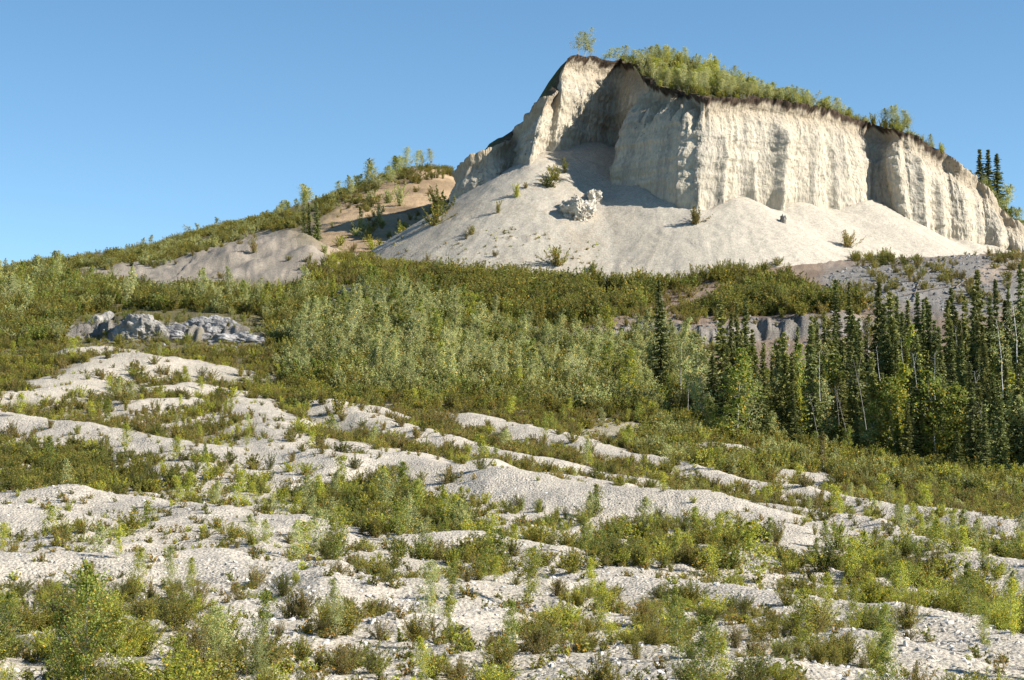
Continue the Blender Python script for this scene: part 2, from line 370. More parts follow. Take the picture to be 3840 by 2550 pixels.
# the rim wanders in and out
rw = fbm(ss / 2.2, 0 * ss, 0, 3, 101)
tang = gsm(np.gradient((Bs + Ts)[:, :2], axis=0), 8); tang /= np.linalg.norm(tang, axis=1)[:, None] + 1e-9
nrm = np.c_[tang[:, 1], -tang[:, 0]]                       # outwards
Ts[:, :2] += nrm * (rw * .35)[:, None]; Ts[:, 2] += .3 * fbm(ss / 1.7, 0 * ss, 0, 3, 111)
NT = 150
tt = np.linspace(0, 1, NT)                                 # 0 rim .. 1 base (carried on 3 m into the scree)
V = Ts[:, None, :] * (1 - tt)[None, :, None] + Bs[:, None, :] * tt[None, :, None]
hgt = (Ts[:, 2] - Bs[:, 2])
V[:, :, 2] -= (smooth(.9, 1.0, tt) * 2.2)[None, :]
SSg, ZZ = np.repeat(ss[:, None], NT, 1), V[:, :, 2]
dep = (Ts[:, 2][:, None] - ZZ)                             # metres below the rim
flute = .35 * fbm(SSg / 5.0, ZZ / 26, 0, 2, 121) + .3 * fbm(SSg / 1.7, ZZ / 14, 0, 3, 131)
ridgy = -np.abs(noise(SSg / 3.3, ZZ / 22, 0, 141)) * .2 - np.abs(noise(SSg / 1.15 + 5, ZZ / 10, 0, 147)) * .22 - np.abs(noise(SSg / .7, ZZ / 9, 0, 149)) * .12
strata = .20 * noise(0 * SSg + 2.2 + SSg / 30, ZZ / .8, 0, 151) + .25 * noise(SSg / 9, ZZ / 2.3, 0, 161)
rough = .17 * fbm(SSg / .8, ZZ / .8, 0, 4, 171, .6) - .10 * smooth(.16, .0, np.abs(fbm(SSg / 3.2, ZZ / 9, 0, 3, 173)))
env = (smooth(0, 2.5, dep) * .8 + .2) * .78
lip = np.exp(-(dep / .9) ** 2) * (.55 + .35 * fbm(SSg / .9, 0 * ZZ, 0, 3, 181)) - .5 * np.exp(-((dep - 2.4) / 1.1) ** 2)
bulge = .5 * np.sin(np.pi * np.clip(tt, 0, 1))[None, :] ** 1.5
off = (flute + ridgy + strata + rough) * env + lip + bulge
# spires left standing below the rim of the shaded buttress, and a ledge above them
bx = np.interp(ss, seg, PA[:, 3])
buttress = smooth(640, 652, bx) * smooth(702, 694, bx) * (ss > seg[14])
off += (buttress[:, None] * 1.0) * (smooth(3.4, 4.6, dep + 2.2 * fbm(SSg / 1.0, 0 * ZZ, 0, 3, 191)) * 2.3 - 1.3)
# fins standing out of the bright face
def fin(pxb, w, h0, out, depth0):
    k = np.exp(-((PAX - pxb) / w) ** 2); return k[:, None] * out * smooth(depth0 - 1.2, depth0 + 1.5, dep)
PAX = np.interp(ss, seg, PA[:, 0]) + 0 * ss
for pxb, w, o_, d0 in ((774, 5.5, 1.9, 4.5), (752, 4, 1.3, 11), (720, 4, .9, 6), (812, 5, .8, 3), (836, 4, .9, 6), (900, 4, .9, 2), (925, 4, 1.0, 3), (941, 3, 1.0, 5)):
    off += fin(pxb, w, 0, o_, d0) * (ss > seg[18])[:, None]
V[:, :, 0] += nrm[:, 0:1] * off; V[:, :, 1] += nrm[:, 1:2] * off
soilm = smooth(1.3, .6, dep + .45 * fbm(SSg / 1.2, 0 * ZZ, 0, 3, 201)) * (smooth(960, 930, bx) * smooth(555, 563, bx))[:, None]
cream, grey, ochre = C3(.50,.445,.345), C3(.39,.352,.285), C3(.32,.265,.18)
st = smooth(-.25, .6, fbm(SSg / 1.5, ZZ / 16, 0, 3, 211) + .5 * fbm(SSg / 7, ZZ / 30, 0, 2, 221) + .35 * (ridgy < -.5))
st = np.clip(st * smooth(1, 6, dep) + .12 * fbm(SSg / .35, ZZ / 1.2, 0, 2, 227), 0, 1)
lay = smooth(.1, .6, fbm(SSg / 14, ZZ / 1.1, 0, 3, 231)) * .5
left = smooth(700, 640, bx)[:, None]
cc = cream * (1 - st[..., None]) + grey * st[..., None]
cc = cc * (1 - (lay * (.25 + .55 * left))[..., None]) + ochre * (lay * (.25 + .55 * left))[..., None]
top_tan = (smooth(5, 1.5, dep) * .6)[..., None]; cc = cc * (1 - top_tan) + C3(.31,.245,.17) * top_tan
hole_shade = (noise(SSg / .5, ZZ / .3, 0, 241) > .86) & (noise(SSg / 9, ZZ / 3, 0, 251) > .45)
cc[hole_shade] *= .3  # shade of small holes darkened into the face colour, no depth
cc = cc * (1 - soilm[..., None]) + C3(.06,.042,.028) * (1 + .5 * noise(SSg / .4, ZZ / .4, 0, 261))[..., None] * soilm[..., None]
link("bluff_cliff", mesh("bluff_cliff", V.reshape(-1, 3), gridfaces(NS, NT)[:, ::-1], [M_cliff], {"col": np.clip(cc, .01, .9).reshape(-1, 3)}, None, False),
     kind="structure", label="steep cream sediment cliff with fluted faces and dark soil rim")
RIM = V[:, 0, :].copy(); CLIFFB = Bs.copy()
# scree: cones of loose sand leaning on the cliff foot
sx, sy = np.arange(-34, 96, .45), np.arange(252, 340, .45)
SX, SY = np.meshgrid(sx, sy)
SZ = np.zeros(SX.shape)
zoff = .9 * fbm(ss / 6, 0 * ss, 0, 3, 271) - 1.3 * smooth(515, 490, np.interp(ss, seg, PA[:, 0]))
for i in range(0, NS, 5):
    b = Bs[i]; d = np.hypot(SX - b[0], SY - b[1]); an = np.arctan2(SX - b[0], b[1] - SY)
    SZ += np.exp(np.clip((b[2] + zoff[i] - .63 * d - 30) / .55, -60, 60))
SZ = np.log(SZ + 1e-30) * .55 + 30 - 1.5
# a little concave at the foot, streaked down the fall line
g0 = bil(Zb + RZ, SX, np.clip(SY, 6, 500))
gy_, gx_ = np.gradient(SZ, .45); gl = np.hypot(gx_, gy_) + 1e-6
cross = (SX * (-gy_ / gl) + SY * (gx_ / gl))
SZ += .12 * fbm(SX / 3, SY / 3, 0, 3, 281) + .05 * fbm(SX / .8, SY / .8, 0, 3, 291)
ang = np.arctan2(gx_, -gy_)
streak = fbm(cross / 1.3, SZ / 25, 0, 3, 301)
SZ += .10 * streak
keep = SZ > g0 - .8
scol = C3(.445,.40,.325) * (1 + .13 * streak[..., None] + .05 * fbm(SX / 5, SY / 5, 0, 3, 311)[..., None])
tanm = smooth(0, .7, streak + .4 * fbm(SX / 12, SY / 12, 0, 2, 321))[..., None] * .6 * smooth(40, 5, SX)[..., None]
scol = scol * (1 - tanm) + C3(.32,.265,.195) * tanm
fc = gridfaces(*SX.shape); kf = keep.ravel()[fc].any(1); fc = fc[kf]
used, inv = np.unique(fc, return_inverse=True); fc = inv.reshape(-1, 4)
sv = np.stack([SX, SY, SZ], -1).reshape(-1, 3)[used]
link("scree_slope", mesh("scree_slope", sv, fc, [M_scree], {"col": np.clip(scol, .02, .9).reshape(-1, 3)[used]}, None, True),
     kind="structure", label="smooth pale sand scree fanning out below the cliff")
def scz(X, Y):
    fx, fy = np.clip((np.asarray(X) - sx[0]) / .45, 0, len(sx) - 1).astype(int), np.clip((np.asarray(Y) - sy[0]) / .45, 0, len(sy) - 1).astype(int)
    return SZ[fy, fx]
# plateau behind the rim
k = np.arange(0, NS, 3); rim2 = RIM[k]
back = [(102, 350), (72, 376), (20, 395), (2, 395), (-6.5, 345)]
def pz(X, Y):
    X, Y = np.atleast_1d(np.asarray(X, float)), np.atleast_1d(np.asarray(Y, float))
    out = np.empty(X.shape); R = RIM[::4]
    for i in range(0, len(X), 2000):
        d2 = (X[i:i+2000, None] - R[None, :, 0]) ** 2 + (Y[i:i+2000, None] - R[None, :, 1]) ** 2
        w = 1 / (d2 + .02) ** 2
        z = (w * R[None, :, 2]).sum(1) / w.sum(1); dm = np.sqrt(d2.min(1))
        sl = .17 * smooth(18, 24, X[i:i+2000]) * smooth(75, 50, X[i:i+2000])
        out[i:i+2000] = z + np.minimum(dm, 40) * sl - .25 * smooth(0, .1, dm)
    return out
poly = [(float(p[0]), float(p[1])) for p in rim2] + back
gx2, gy2 = np.meshgrid(np.arange(-26, 104, 1.6), np.arange(276, 396, 1.6))
gp = np.c_[gx2.ravel(), gy2.ravel()] + rng.uniform(-.4, .4, (gx2.size, 2))
gp = gp[inpoly(gp[:, 0], gp[:, 1], poly)]
rd = np.array([np.hypot(gp[:, 0] - p[0], gp[:, 1] - p[1]) for p in rim2]).min(0); gp = gp[rd > .8]
pts = poly + [tuple(q) for q in gp]
res = delaunay_2d_cdt([Vector(q) for q in pts], [], [list(range(len(poly)))], 1, 1e-4)
pv = np.array([(v.x, v.y) for v in res[0]]); tri = np.array([f for f in res[2] if len(f) == 3])
pzv = pz(pv[:, 0], pv[:, 1]); rimd = np.array([np.hypot(pv[:, 0] - p[0], pv[:, 1] - p[1]) for p in rim2]).min(0)
on = rimd < .02
pzv[on] = RIM[k][np.array([np.argmin(np.hypot(rim2[:, 0] - x, rim2[:, 1] - y)) for x, y in pv[on]]), 2]
pcol = C3(.07,.08,.025) * (1 + .4 * fbm(pv[:, 0] / 3, pv[:, 1] / 3, 0, 3, 331))[:, None]
ed = smooth(2.2, .6, rimd + .6 * noise(pv[:, 0], pv[:, 1], 0, 341))[:, None]; pcol = pcol * (1 - ed) + C3(.11,.08,.055) * ed
link("plateau", mesh("plateau", np.c_[pv, pzv], tri, [M_soil], {"col": np.clip(pcol, .01, .9)}, None, True), kind="structure", label="mossy sloping plateau on top of the bluff")
PLATEAU_POLY = poly
# ------------------------------------------------------------------ plants: prototypes
def unit(v): return v / (np.linalg.norm(v, axis=-1, keepdims=True) + 1e-9)

def leafquads(P, L, Wd, up=.4):
    n = len(P); nr = unit(rng.normal(size=(n, 3)) + [0, 0, up]); a = unit(np.cross(nr, rng.normal(size=(n, 3)))); b = np.cross(nr, a)
    l = L * rng.uniform(.7, 1.3, (n, 1)) / 2; w = Wd * rng.uniform(.7, 1.3, (n, 1)) / 2
    V = np.stack([P - a * l, P + b * w - a * l * .1, P + a * l, P - b * w - a * l * .1], 1).reshape(-1, 3)
    return V, np.arange(4 * n).reshape(-1, 4), np.repeat(rng.random(n), 4)

def tubes(paths, k=4):
    """paths: list of (points n x 3, radii n) -> quads"""
    VV, FF, o = [], [], 0
    for P, R in paths:
        P = np.asarray(P, float); n = len(P); t = unit(np.gradient(P, axis=0))
        u = unit(np.cross(t, [0.31, .95, .05])); v = np.cross(t, u); th = np.arange(k) * 2 * np.pi / k
        ring = P[:, None] + np.asarray(R)[:, None, None] * (np.cos(th)[None, :, None] * u[:, None] + np.sin(th)[None, :, None] * v[:, None])
        VV.append(ring.reshape(-1, 3)); i = np.arange(n * k).reshape(n, k); j = np.roll(i, -1, 1)
        FF.append(np.stack([i[:-1], j[:-1], j[1:], i[1:]], -1).reshape(-1, 4) + o); o += n * k
    return np.concatenate(VV), np.concatenate(FF)

def bend(p0, d, L, n, wob, droop=0.0):
    p, P = np.array(p0, float), []
    d = unit(np.array(d, float))
    for i in range(n):
        P.append(p.copy()); p = p + d * L / (n - 1); d = unit(d + rng.normal(size=3) * wob + [0, 0, -droop])
    return np.array(P)

PROTO_N = [0]
class Proto:
    def __init__(s, stem, leaf, h, mats, names=("stem", "foliage")):
        s.h, s.names = h, names
        sv, sf = stem; lv, lf, lt = leaf
        s.stem = mesh(names[0], sv, sf, [mats[0]], None, None, True)
        s.leaf = mesh(names[1], lv, lf, [mats[1]], {"tint": lt})
        s.raw = (sv, sf, lv, lf, lt); s.mats = mats
    def both(s):
        sv, sf, lv, lf, lt = s.raw
        return mesh("plant", np.r_[sv, lv], np.r_[sf, lf + len(sv)], s.mats, {"tint": np.r_[np.zeros(len(sv)), lt]}, np.r_[np.zeros(len(sf)), np.ones(len(lf))])

LM = dict(
    dark=leaf_mat("dark_olive_leaf", (0.091,0.115,0.021), (0.208,0.221,0.044), (0.392,0.265,0.054)),
    olive=leaf_mat("olive_leaf", (0.163,0.173,0.029), (0.329,0.309,0.058), (0.606,0.363,0.064)),
    lime=leaf_mat("lime_leaf", (0.233,0.283,0.039), (0.491,0.505,0.080), (0.795,0.549,0.059)),
    bronze=leaf_mat("bronze_leaf", (0.178,0.157,0.047), (0.313,0.278,0.084), (0.513,0.278,0.056)),
    pale=leaf_mat("pale_grey_green_leaf", (0.263,0.300,0.106), (0.495,0.524,0.215), (0.711,0.494,0.152)),
    aspen=leaf_mat("aspen_leaf", (0.302,0.353,0.152), (0.581,0.594,0.270), (0.908,0.632,0.170)),
    green=leaf_mat("fresh_green_leaf", (0.138,0.186,0.039), (0.331,0.375,0.070), (0.559,0.375,0.059)),
    gold=leaf_mat("golden_leaf", (0.481,0.371,0.036), (0.831,0.542,0.054), (0.918,0.371,0.036)),
    spruce=leaf_mat("spruce_needle", (.11,.135,.04), (.21,.222,.068), (.10,.07,.03), .2, .3),
    spruce_yellowish=leaf_mat("yellowish_spruce_needle", (.145,.16,.045), (.265,.26,.072), (.12,.08,.03), .2, .3))  # lighter, yellower needles for every other spruce model
BK = dict(birch=bark_mat("white_birch_bark", (.62,.60,.55), (.17,.15,.13)), aspen=bark_mat("pale_aspen_bark", (.42,.40,.32), (.19,.17,.13)),
          twig=bark_mat("brown_twig", (.13,.10,.075), (.07,.05,.04)), dark=bark_mat("dark_spruce_bark", (.085,.068,.055), (.04,.03,.025)),
          grey=bark_mat("weathered_grey_wood", (.36,.33,.30), (.18,.16,.14)))

def shrub(h, spread, ns, nl, L, Wd, lm, low=.12, twig=1):
    paths, LP = [], []
    for i in range(ns):
        an, rr = rng.uniform(0, 6.28), abs(rng.normal(0, .5))
        tilt = min(rr, 1.15) * spread
        d = [math.cos(an) * tilt, math.sin(an) * tilt, 1]
        P = bend([math.cos(an) * .12 * spread * h * rng.random(), math.sin(an) * .12 * spread * h * rng.random(), -.05], d, h * rng.uniform(.55, 1.08), 6, .10)
        paths.append((P, np.linspace(.012, .003, 6) * (h ** .5)))
        t = low + (1 - low) * rng.random(nl // ns) ** .8
        q = np.stack([np.interp(t * 5, np.arange(6), P[:, c]) for c in range(3)], 1)
        LP.append(q + rng.normal(size=q.shape) * (.055 * h * (1.15 - t))[:, None] * 1.25)
        for _ in range(twig):
            j = rng.integers(1, 5); Q = bend(P[j], [math.cos(an + rng.normal()), math.sin(an + rng.normal()), .9], h * .28, 4, .15)
            paths.append((Q, np.linspace(.006, .002, 4) * (h ** .5)))
            q = Q[rng.integers(1, 4, max(2, nl // ns // 4))]; LP.append(q + rng.normal(size=q.shape) * .05 * h)
    LP = np.concatenate(LP); LP[:, 2] = np.maximum(LP[:, 2], .02)
    return Proto(tubes(paths, 3), leafquads(LP, L, Wd), h, [BK['twig'], LM[lm]])

def tree(h, cr, cb, nb, nl, L, lm, bk, r0=.035, lean=.05, sparse=1.0, top=.12, names=("trunk", "crown"), multi=1):
    paths, LP = [], []
    for q_ in range(multi):
        d0 = [rng.normal(0, lean) + (rng.normal(0, .16) if multi > 1 else 0), rng.normal(0, lean) + (rng.normal(0, .16) if multi > 1 else 0), 1]
        hh = h * (1 if q_ == 0 else rng.uniform(.6, .95)); T = bend([rng.normal(0, .12) * (multi > 1), rng.normal(0, .12) * (multi > 1), -.15], d0, hh * 1.02, 9, .022)
        paths.append((T, np.linspace(r0, r0 * .15, 9) * h / 5))
        for i in range(nb // multi):
            f = cb + (1 - cb) * ((i + rng.random()) / (nb // multi))
            p = np.array([np.interp(f * 8, np.arange(9), T[:, c]) for c in range(3)])
            g = (f - cb) / (1 - cb); R = cr * (math.sin(math.pi * min(1, .18 + .82 * g)) ** .75 * .85 + top) * rng.uniform(.35, 1.3)
            an = i * 2.4 + rng.normal(0, .4); P = bend(p, [math.cos(an), math.sin(an), .75 + .9 * g], R * 1.25, 4, .12)
            paths.append((P, np.linspace(r0 * .3, r0 * .07, 4) * h / 5))
            m = max(3, int(nl / nb * rng.uniform(.5, 1.5))); t = rng.uniform(.35, 1.08, m)
            q = np.stack([np.interp(t * 3, np.arange(4), P[:, c]) for c in range(3)], 1)
            LP.append(q + rng.normal(size=q.shape) * R * .22 * sparse)
    return Proto(tubes(paths, 5), leafquads(np.concatenate(LP), L, Wd=L * .75), h, [BK[bk], LM[lm]], names)

def spruce(h, R, lm, ragged=.3, club=False, cb=.06):
    paths = [(bend([0, 0, -.2], [rng.normal(0, .012), rng.normal(0, .012), 1], h * 1.01, 9, .006), np.linspace(.011 * h, .004, 9))]
    LP, LA = [], []
    T = paths[0][0]; nw = int(h / .24)
    for i in range(nw):
        f = min(1.0, cb + (1 - cb) * (i + rng.random() * 1.3) / nw); g = 1 - f
        rad = R * (g ** .85 * .94 + .05); 
        if club and f > .8: rad = R * (.16 + .35 * math.sin((f - .8) / .2 * math.pi) ** 1)
        lop, la = rng.random() ** 2 * ragged * 1.2, rng.uniform(0, 6.28)
        p0_ = np.array([np.interp(f * 8, np.arange(9), T[:, c]) for c in range(3)])
        for j in range(rng.integers(7, 12)):
            an = rng.uniform(0, 6.28); p = p0_ + [0, 0, -abs(rng.normal(0, .16))]; rl = rad * rng.uniform(.45, 1.15) * (1 - lop * max(0, math.cos(an - la)))
            if rng.random() < ragged * .25: continue
            dr = -.35 - .35 * g if f < .85 else .35
            n = max(3, int(rl / .065)); t = (np.arange(n) + rng.random(n)) / n
            dd = np.array([math.cos(an), math.sin(an), 0])
            q = p + dd * (rl * t)[:, None] + np.array([0, 0, 1]) * (dr * rl * t * (1.2 - .7 * t))[:, None]
            for _ in range(2):
                LP.append(q + rng.normal(size=q.shape) * [.05, .05, .035]); LA.append(np.repeat(unit(dd + [0, 0, dr * .6])[None], n, 0))
            if j < 2 and rl > .5: paths.append((np.stack([p, p + dd * rl * .5 + [0, 0, dr * rl * .4], p + dd * rl * .9 + [0, 0, dr * rl * .5]]), [.014, .01, .005]))
    P, A = np.concatenate(LP), np.concatenate(LA); n = len(P)
    a = unit(A + rng.normal(size=(n, 3)) * .45); nr = unit(np.cross(a, rng.normal(size=(n, 3)))); l = .15 * rng.uniform(.7, 1.4, (n, 1)); w = .062 * rng.uniform(.7, 1.4, (n, 1))
    V = np.stack([P - a * l, P + nr * w, P + a * l, P - nr * w], 1).reshape(-1, 3)
    tint = np.repeat(np.clip(rng.random(n) * .85 + .15 * (P[:, 2] > h * .82) * rng.random(n) * 1.2, 0, 1), 4)
    return Proto(tubes(paths, 4), (V, np.arange(4 * n).reshape(-1, 4), tint), h, [BK['dark'], LM[lm]], ("trunk", "crown"))

def bare(h, bk, nb, r0=.07, lean=.06, tuft=None, fork=False):
    T = bend([0, 0, -.2], [rng.normal(0, lean), rng.normal(0, lean), 1], h, 10, .035); paths = [(T, np.linspace(r0, r0 * .25, 10))]; LP = []
    for i in range(nb):
        f = rng.uniform(.45, .98); p = np.array([np.interp(f * 9, np.arange(10), T[:, c]) for c in range(3)]); an = rng.uniform(0, 6.28)
        P = bend(p, [math.cos(an), math.sin(an), rng.uniform(-.1, .9)], h * rng.uniform(.07, .2), 5, .16); paths.append((P, np.linspace(r0 * .28, r0 * .08, 5)))
        LP.append(P[2:] + rng.normal(size=(3, 3)) * .1)
    if fork:
        P = bend(T[6], [.35, .1, 1], h * .38, 6, .07); paths.append((P, np.linspace(r0 * .6, r0 * .15, 6)))
    LP = np.concatenate(LP); nn = int(240 if tuft else 14); q = LP[rng.integers(0, len(LP), nn)] + rng.normal(size=(nn, 3)) * (.28 if tuft else .05)
    return Proto(tubes(paths, 6), leafquads(q, .16 if tuft else .05, .11 if tuft else .03), h, [BK[bk], LM[tuft or 'bronze']], ("trunk", "crown" if tuft else "twigs"))

SH = {c: [shrub(h, sp, ns, nl, .043, .026, c, low=.1) for h, sp, ns, nl in ((1.3, .75, 34, 4600), (1.0, 1.05, 30, 3600), (1.5, .55, 26, 3800), (1.1, .9, 18, 2200))] for c in ('dark', 'olive', 'lime', 'bronze')}
SH['green'] = [shrub(1.3, .7, 26, 3600, .05, .033, 'green') for _ in range(2)]; SH['pale'] = [shrub(1.4, .6, 20, 2600, .055, .035, 'pale') for _ in range(2)]
SF = {c: [shrub(h, sp, ns, nl, .075, .045, c, low=.05, twig=0) for h, sp, ns, nl in ((1.3, .8, 20, 1300), (1.0, 1.15, 20, 1100), (1.5, .5, 16, 1100))] for c in ('dark', 'olive', 'lime', 'bronze', 'pale', 'green')}
SAP = {c: [tree(2.0, .42, .14, 30, 1500, .066, c, 'aspen', .03, .05, 1.2) for _ in range(3)] for c in ('lime', 'green', 'pale')}
SAPN = {c: [tree(2.0, .42, .12, 40, 3600, .04, c, 'aspen', .03, .05, 1.0) for _ in range(3)] for c in ('lime', 'green', 'pale')}
POP = {'pale': [tree(4.5, cr, .2, 30, 2300, .11, 'pale', 'aspen', .035, .05, .85, multi=m) for cr, m in ((.75, 1), (.9, 2), (.62, 1), (.8, 1))],
       'aspen': [tree(4.8, cr, .2, 30, 2300, .11, 'aspen', 'aspen', .035, .05, .85, multi=m) for cr, m in ((.7, 1), (.9, 2), (.6, 1))],
       'green': [tree(4.5, cr, .15, 30, 2300, .11, 'green', 'aspen', .035, .05, .85) for cr in (.7, .9)],
       'lime': [tree(4.5, cr, .15, 30, 2300, .11, 'lime', 'aspen', .035, .05, .85) for cr in (.6, .8)],
       'gold': [tree(3.5, .45, .12, 30, 1300, .10, 'gold', 'aspen', .03, .05, 1.2) for _ in range(1)]}
ASP = {c: [tree(6.0, cr, .36, 30, 2200, .11, c, 'aspen', .03, .06, .9, top=.3, multi=m) for cr, m in ((.8, 1), (1.0, 2), (.85, 1), (.7, 2))] for c in ('aspen', 'lime')}
ASP['pale'] = [tree(6.0, cr, .34, 36, 2400, .105, 'pale', 'aspen', .03, .04, 1.2) for cr in (.8, 1.0)]
SPR = [spruce(13, 1.5, 'spruce', .3), spruce(12, 1.3, 'spruce_yellowish', .35), spruce(14, 1.15, 'spruce', .4), spruce(12, 1.1, 'spruce_yellowish', .45), spruce(13, 1.75, 'spruce', .25), spruce(11, 1.4, 'spruce_yellowish', .3), spruce(12, 1.2, 'spruce', .5), spruce(9, 1.3, 'spruce_yellowish', .35)]
TUFT = [shrub(.28, 1.3, 9, 70, .09, .03, c, low=.05, twig=0) for c in ('olive', 'bronze', 'lime', 'dark')]

# ------------------------------------------------------------------ placing: things
THINGS = []        # (object, base label, tail, px) - labels are finished at the end
def ordinal(n):
    small = "first second third fourth fifth sixth seventh eighth ninth tenth eleventh twelfth thirteenth fourteenth fifteenth sixteenth seventeenth eighteenth nineteenth".split()
    tens = {2: "twent", 3: "thirt", 4: "fort", 5: "fift", 6: "sixt", 7: "sevent", 8: "eight", 9: "ninet"}
    if n < 20: return small[n - 1]
    t, o = divmod(n, 10)
    return tens[t] + "ieth" if o == 0 else tens[t] + "y-" + small[o - 1]

def plant(name, pr, P, s, rz, label, cat, group, tilt=(0, 0), sxy=1.0):
    e = bpy.data.objects.new(name, None); C.objects.link(e); e.empty_display_size = .2
    e.location = P; e.rotation_euler = (tilt[0], tilt[1], rz); e.scale = (s * sxy, s * sxy, s)
    for nm, me in zip(pr.names, (pr.stem, pr.leaf)):
        c = bpy.data.objects.new(nm, me); C.objects.link(c); c.parent = e
    e["category"] = cat; e["group"] = group
    px, py = proj(np.array(P)); THINGS.append((e, label, float(px), float(py)))
    return e

def ground_at(px, py, tries=3):
    """plan point where the real ground shows at this pixel (the nearest one)"""
    j = int(np.clip(((px - 512) / F - A0) / (A1 - A0) * (NC - 1), 0, NC - 1)); k = np.where((GPY[:, j] <= py) & (gd > 20))[0]
    i = k[0] if len(k) else NR - 1
    return np.array([GX[i, j], GY[i, j], GZ[i, j]])

ZONES = [  # where a plant stands, in words
    ("in the near left corner", [(-90,760),(-90,615),(240,615),(240,760)]), ("along the bottom left of centre", [(240,760),(240,640),(520,640),(520,760)]),
    ("along the bottom right of centre", [(520,760),(520,640),(800,640),(800,760)]), ("in the near right corner", [(800,760),(800,615),(1120,615),(1120,760)]),
    ("on the low gravel mounds at left", [(-90,615),(-90,495),(160,495),(160,615)]), ("behind the flat gravel ridge at left", [(160,615),(160,495),(310,495),(310,615)]),
    ("beside the round gravel mound", [(310,640),(310,505),(440,505),(440,640)]), ("around the small domed gravel mound", [(440,640),(440,515),(570,515),(570,640)]),
    ("below the end of the long ridge", [(570,570),(570,500),(720,500),(720,570)]), ("on the patchy gravel right of centre", [(570,640),(570,570),(800,570),(800,640)]),
    ("in the scrub right of the long ridge", [(720,570),(720,510),(880,510),(880,570)]), ("in the scrub by the right frame edge", [(880,615),(880,520),(1120,520),(1120,615)]),
    ("on the gravel below the right scrub", [(800,615),(800,570),(880,570),(880,615)]), ("in the dark thicket at left", [(-90,495),(-90,440),(160,440),(160,495)]),
    ("under the left gravel slope", [(160,495),(160,440),(300,440),(300,495)]), ("in front of the long white ridge", [(300,515),(300,455),(480,455),(480,515)]),
    ("below the middle of the long white ridge", [(480,515),(480,470),(600,470),(600,515)]), ("between the long gravel ridges", [(300,470),(300,395),(700,395),(700,500)]),
    ("at the edge of the spruce wood", [(640,530),(640,395),(1120,395),(1120,530)]), ("on the upper left gravel slope", [(-90,440),(-90,330),(300,330),(300,440)])]
def where(px, py):
    for w, p in ZONES:
        if inpoly(np.array([px]), np.array([py]), p)[0]: return w
    return "among the scrub"
CN = dict(dark="dark olive", olive="olive green", lime="yellow-green", bronze="bronze-tinged", green="fresh green", pale="grey-green", aspen="soft green", gold="golden")

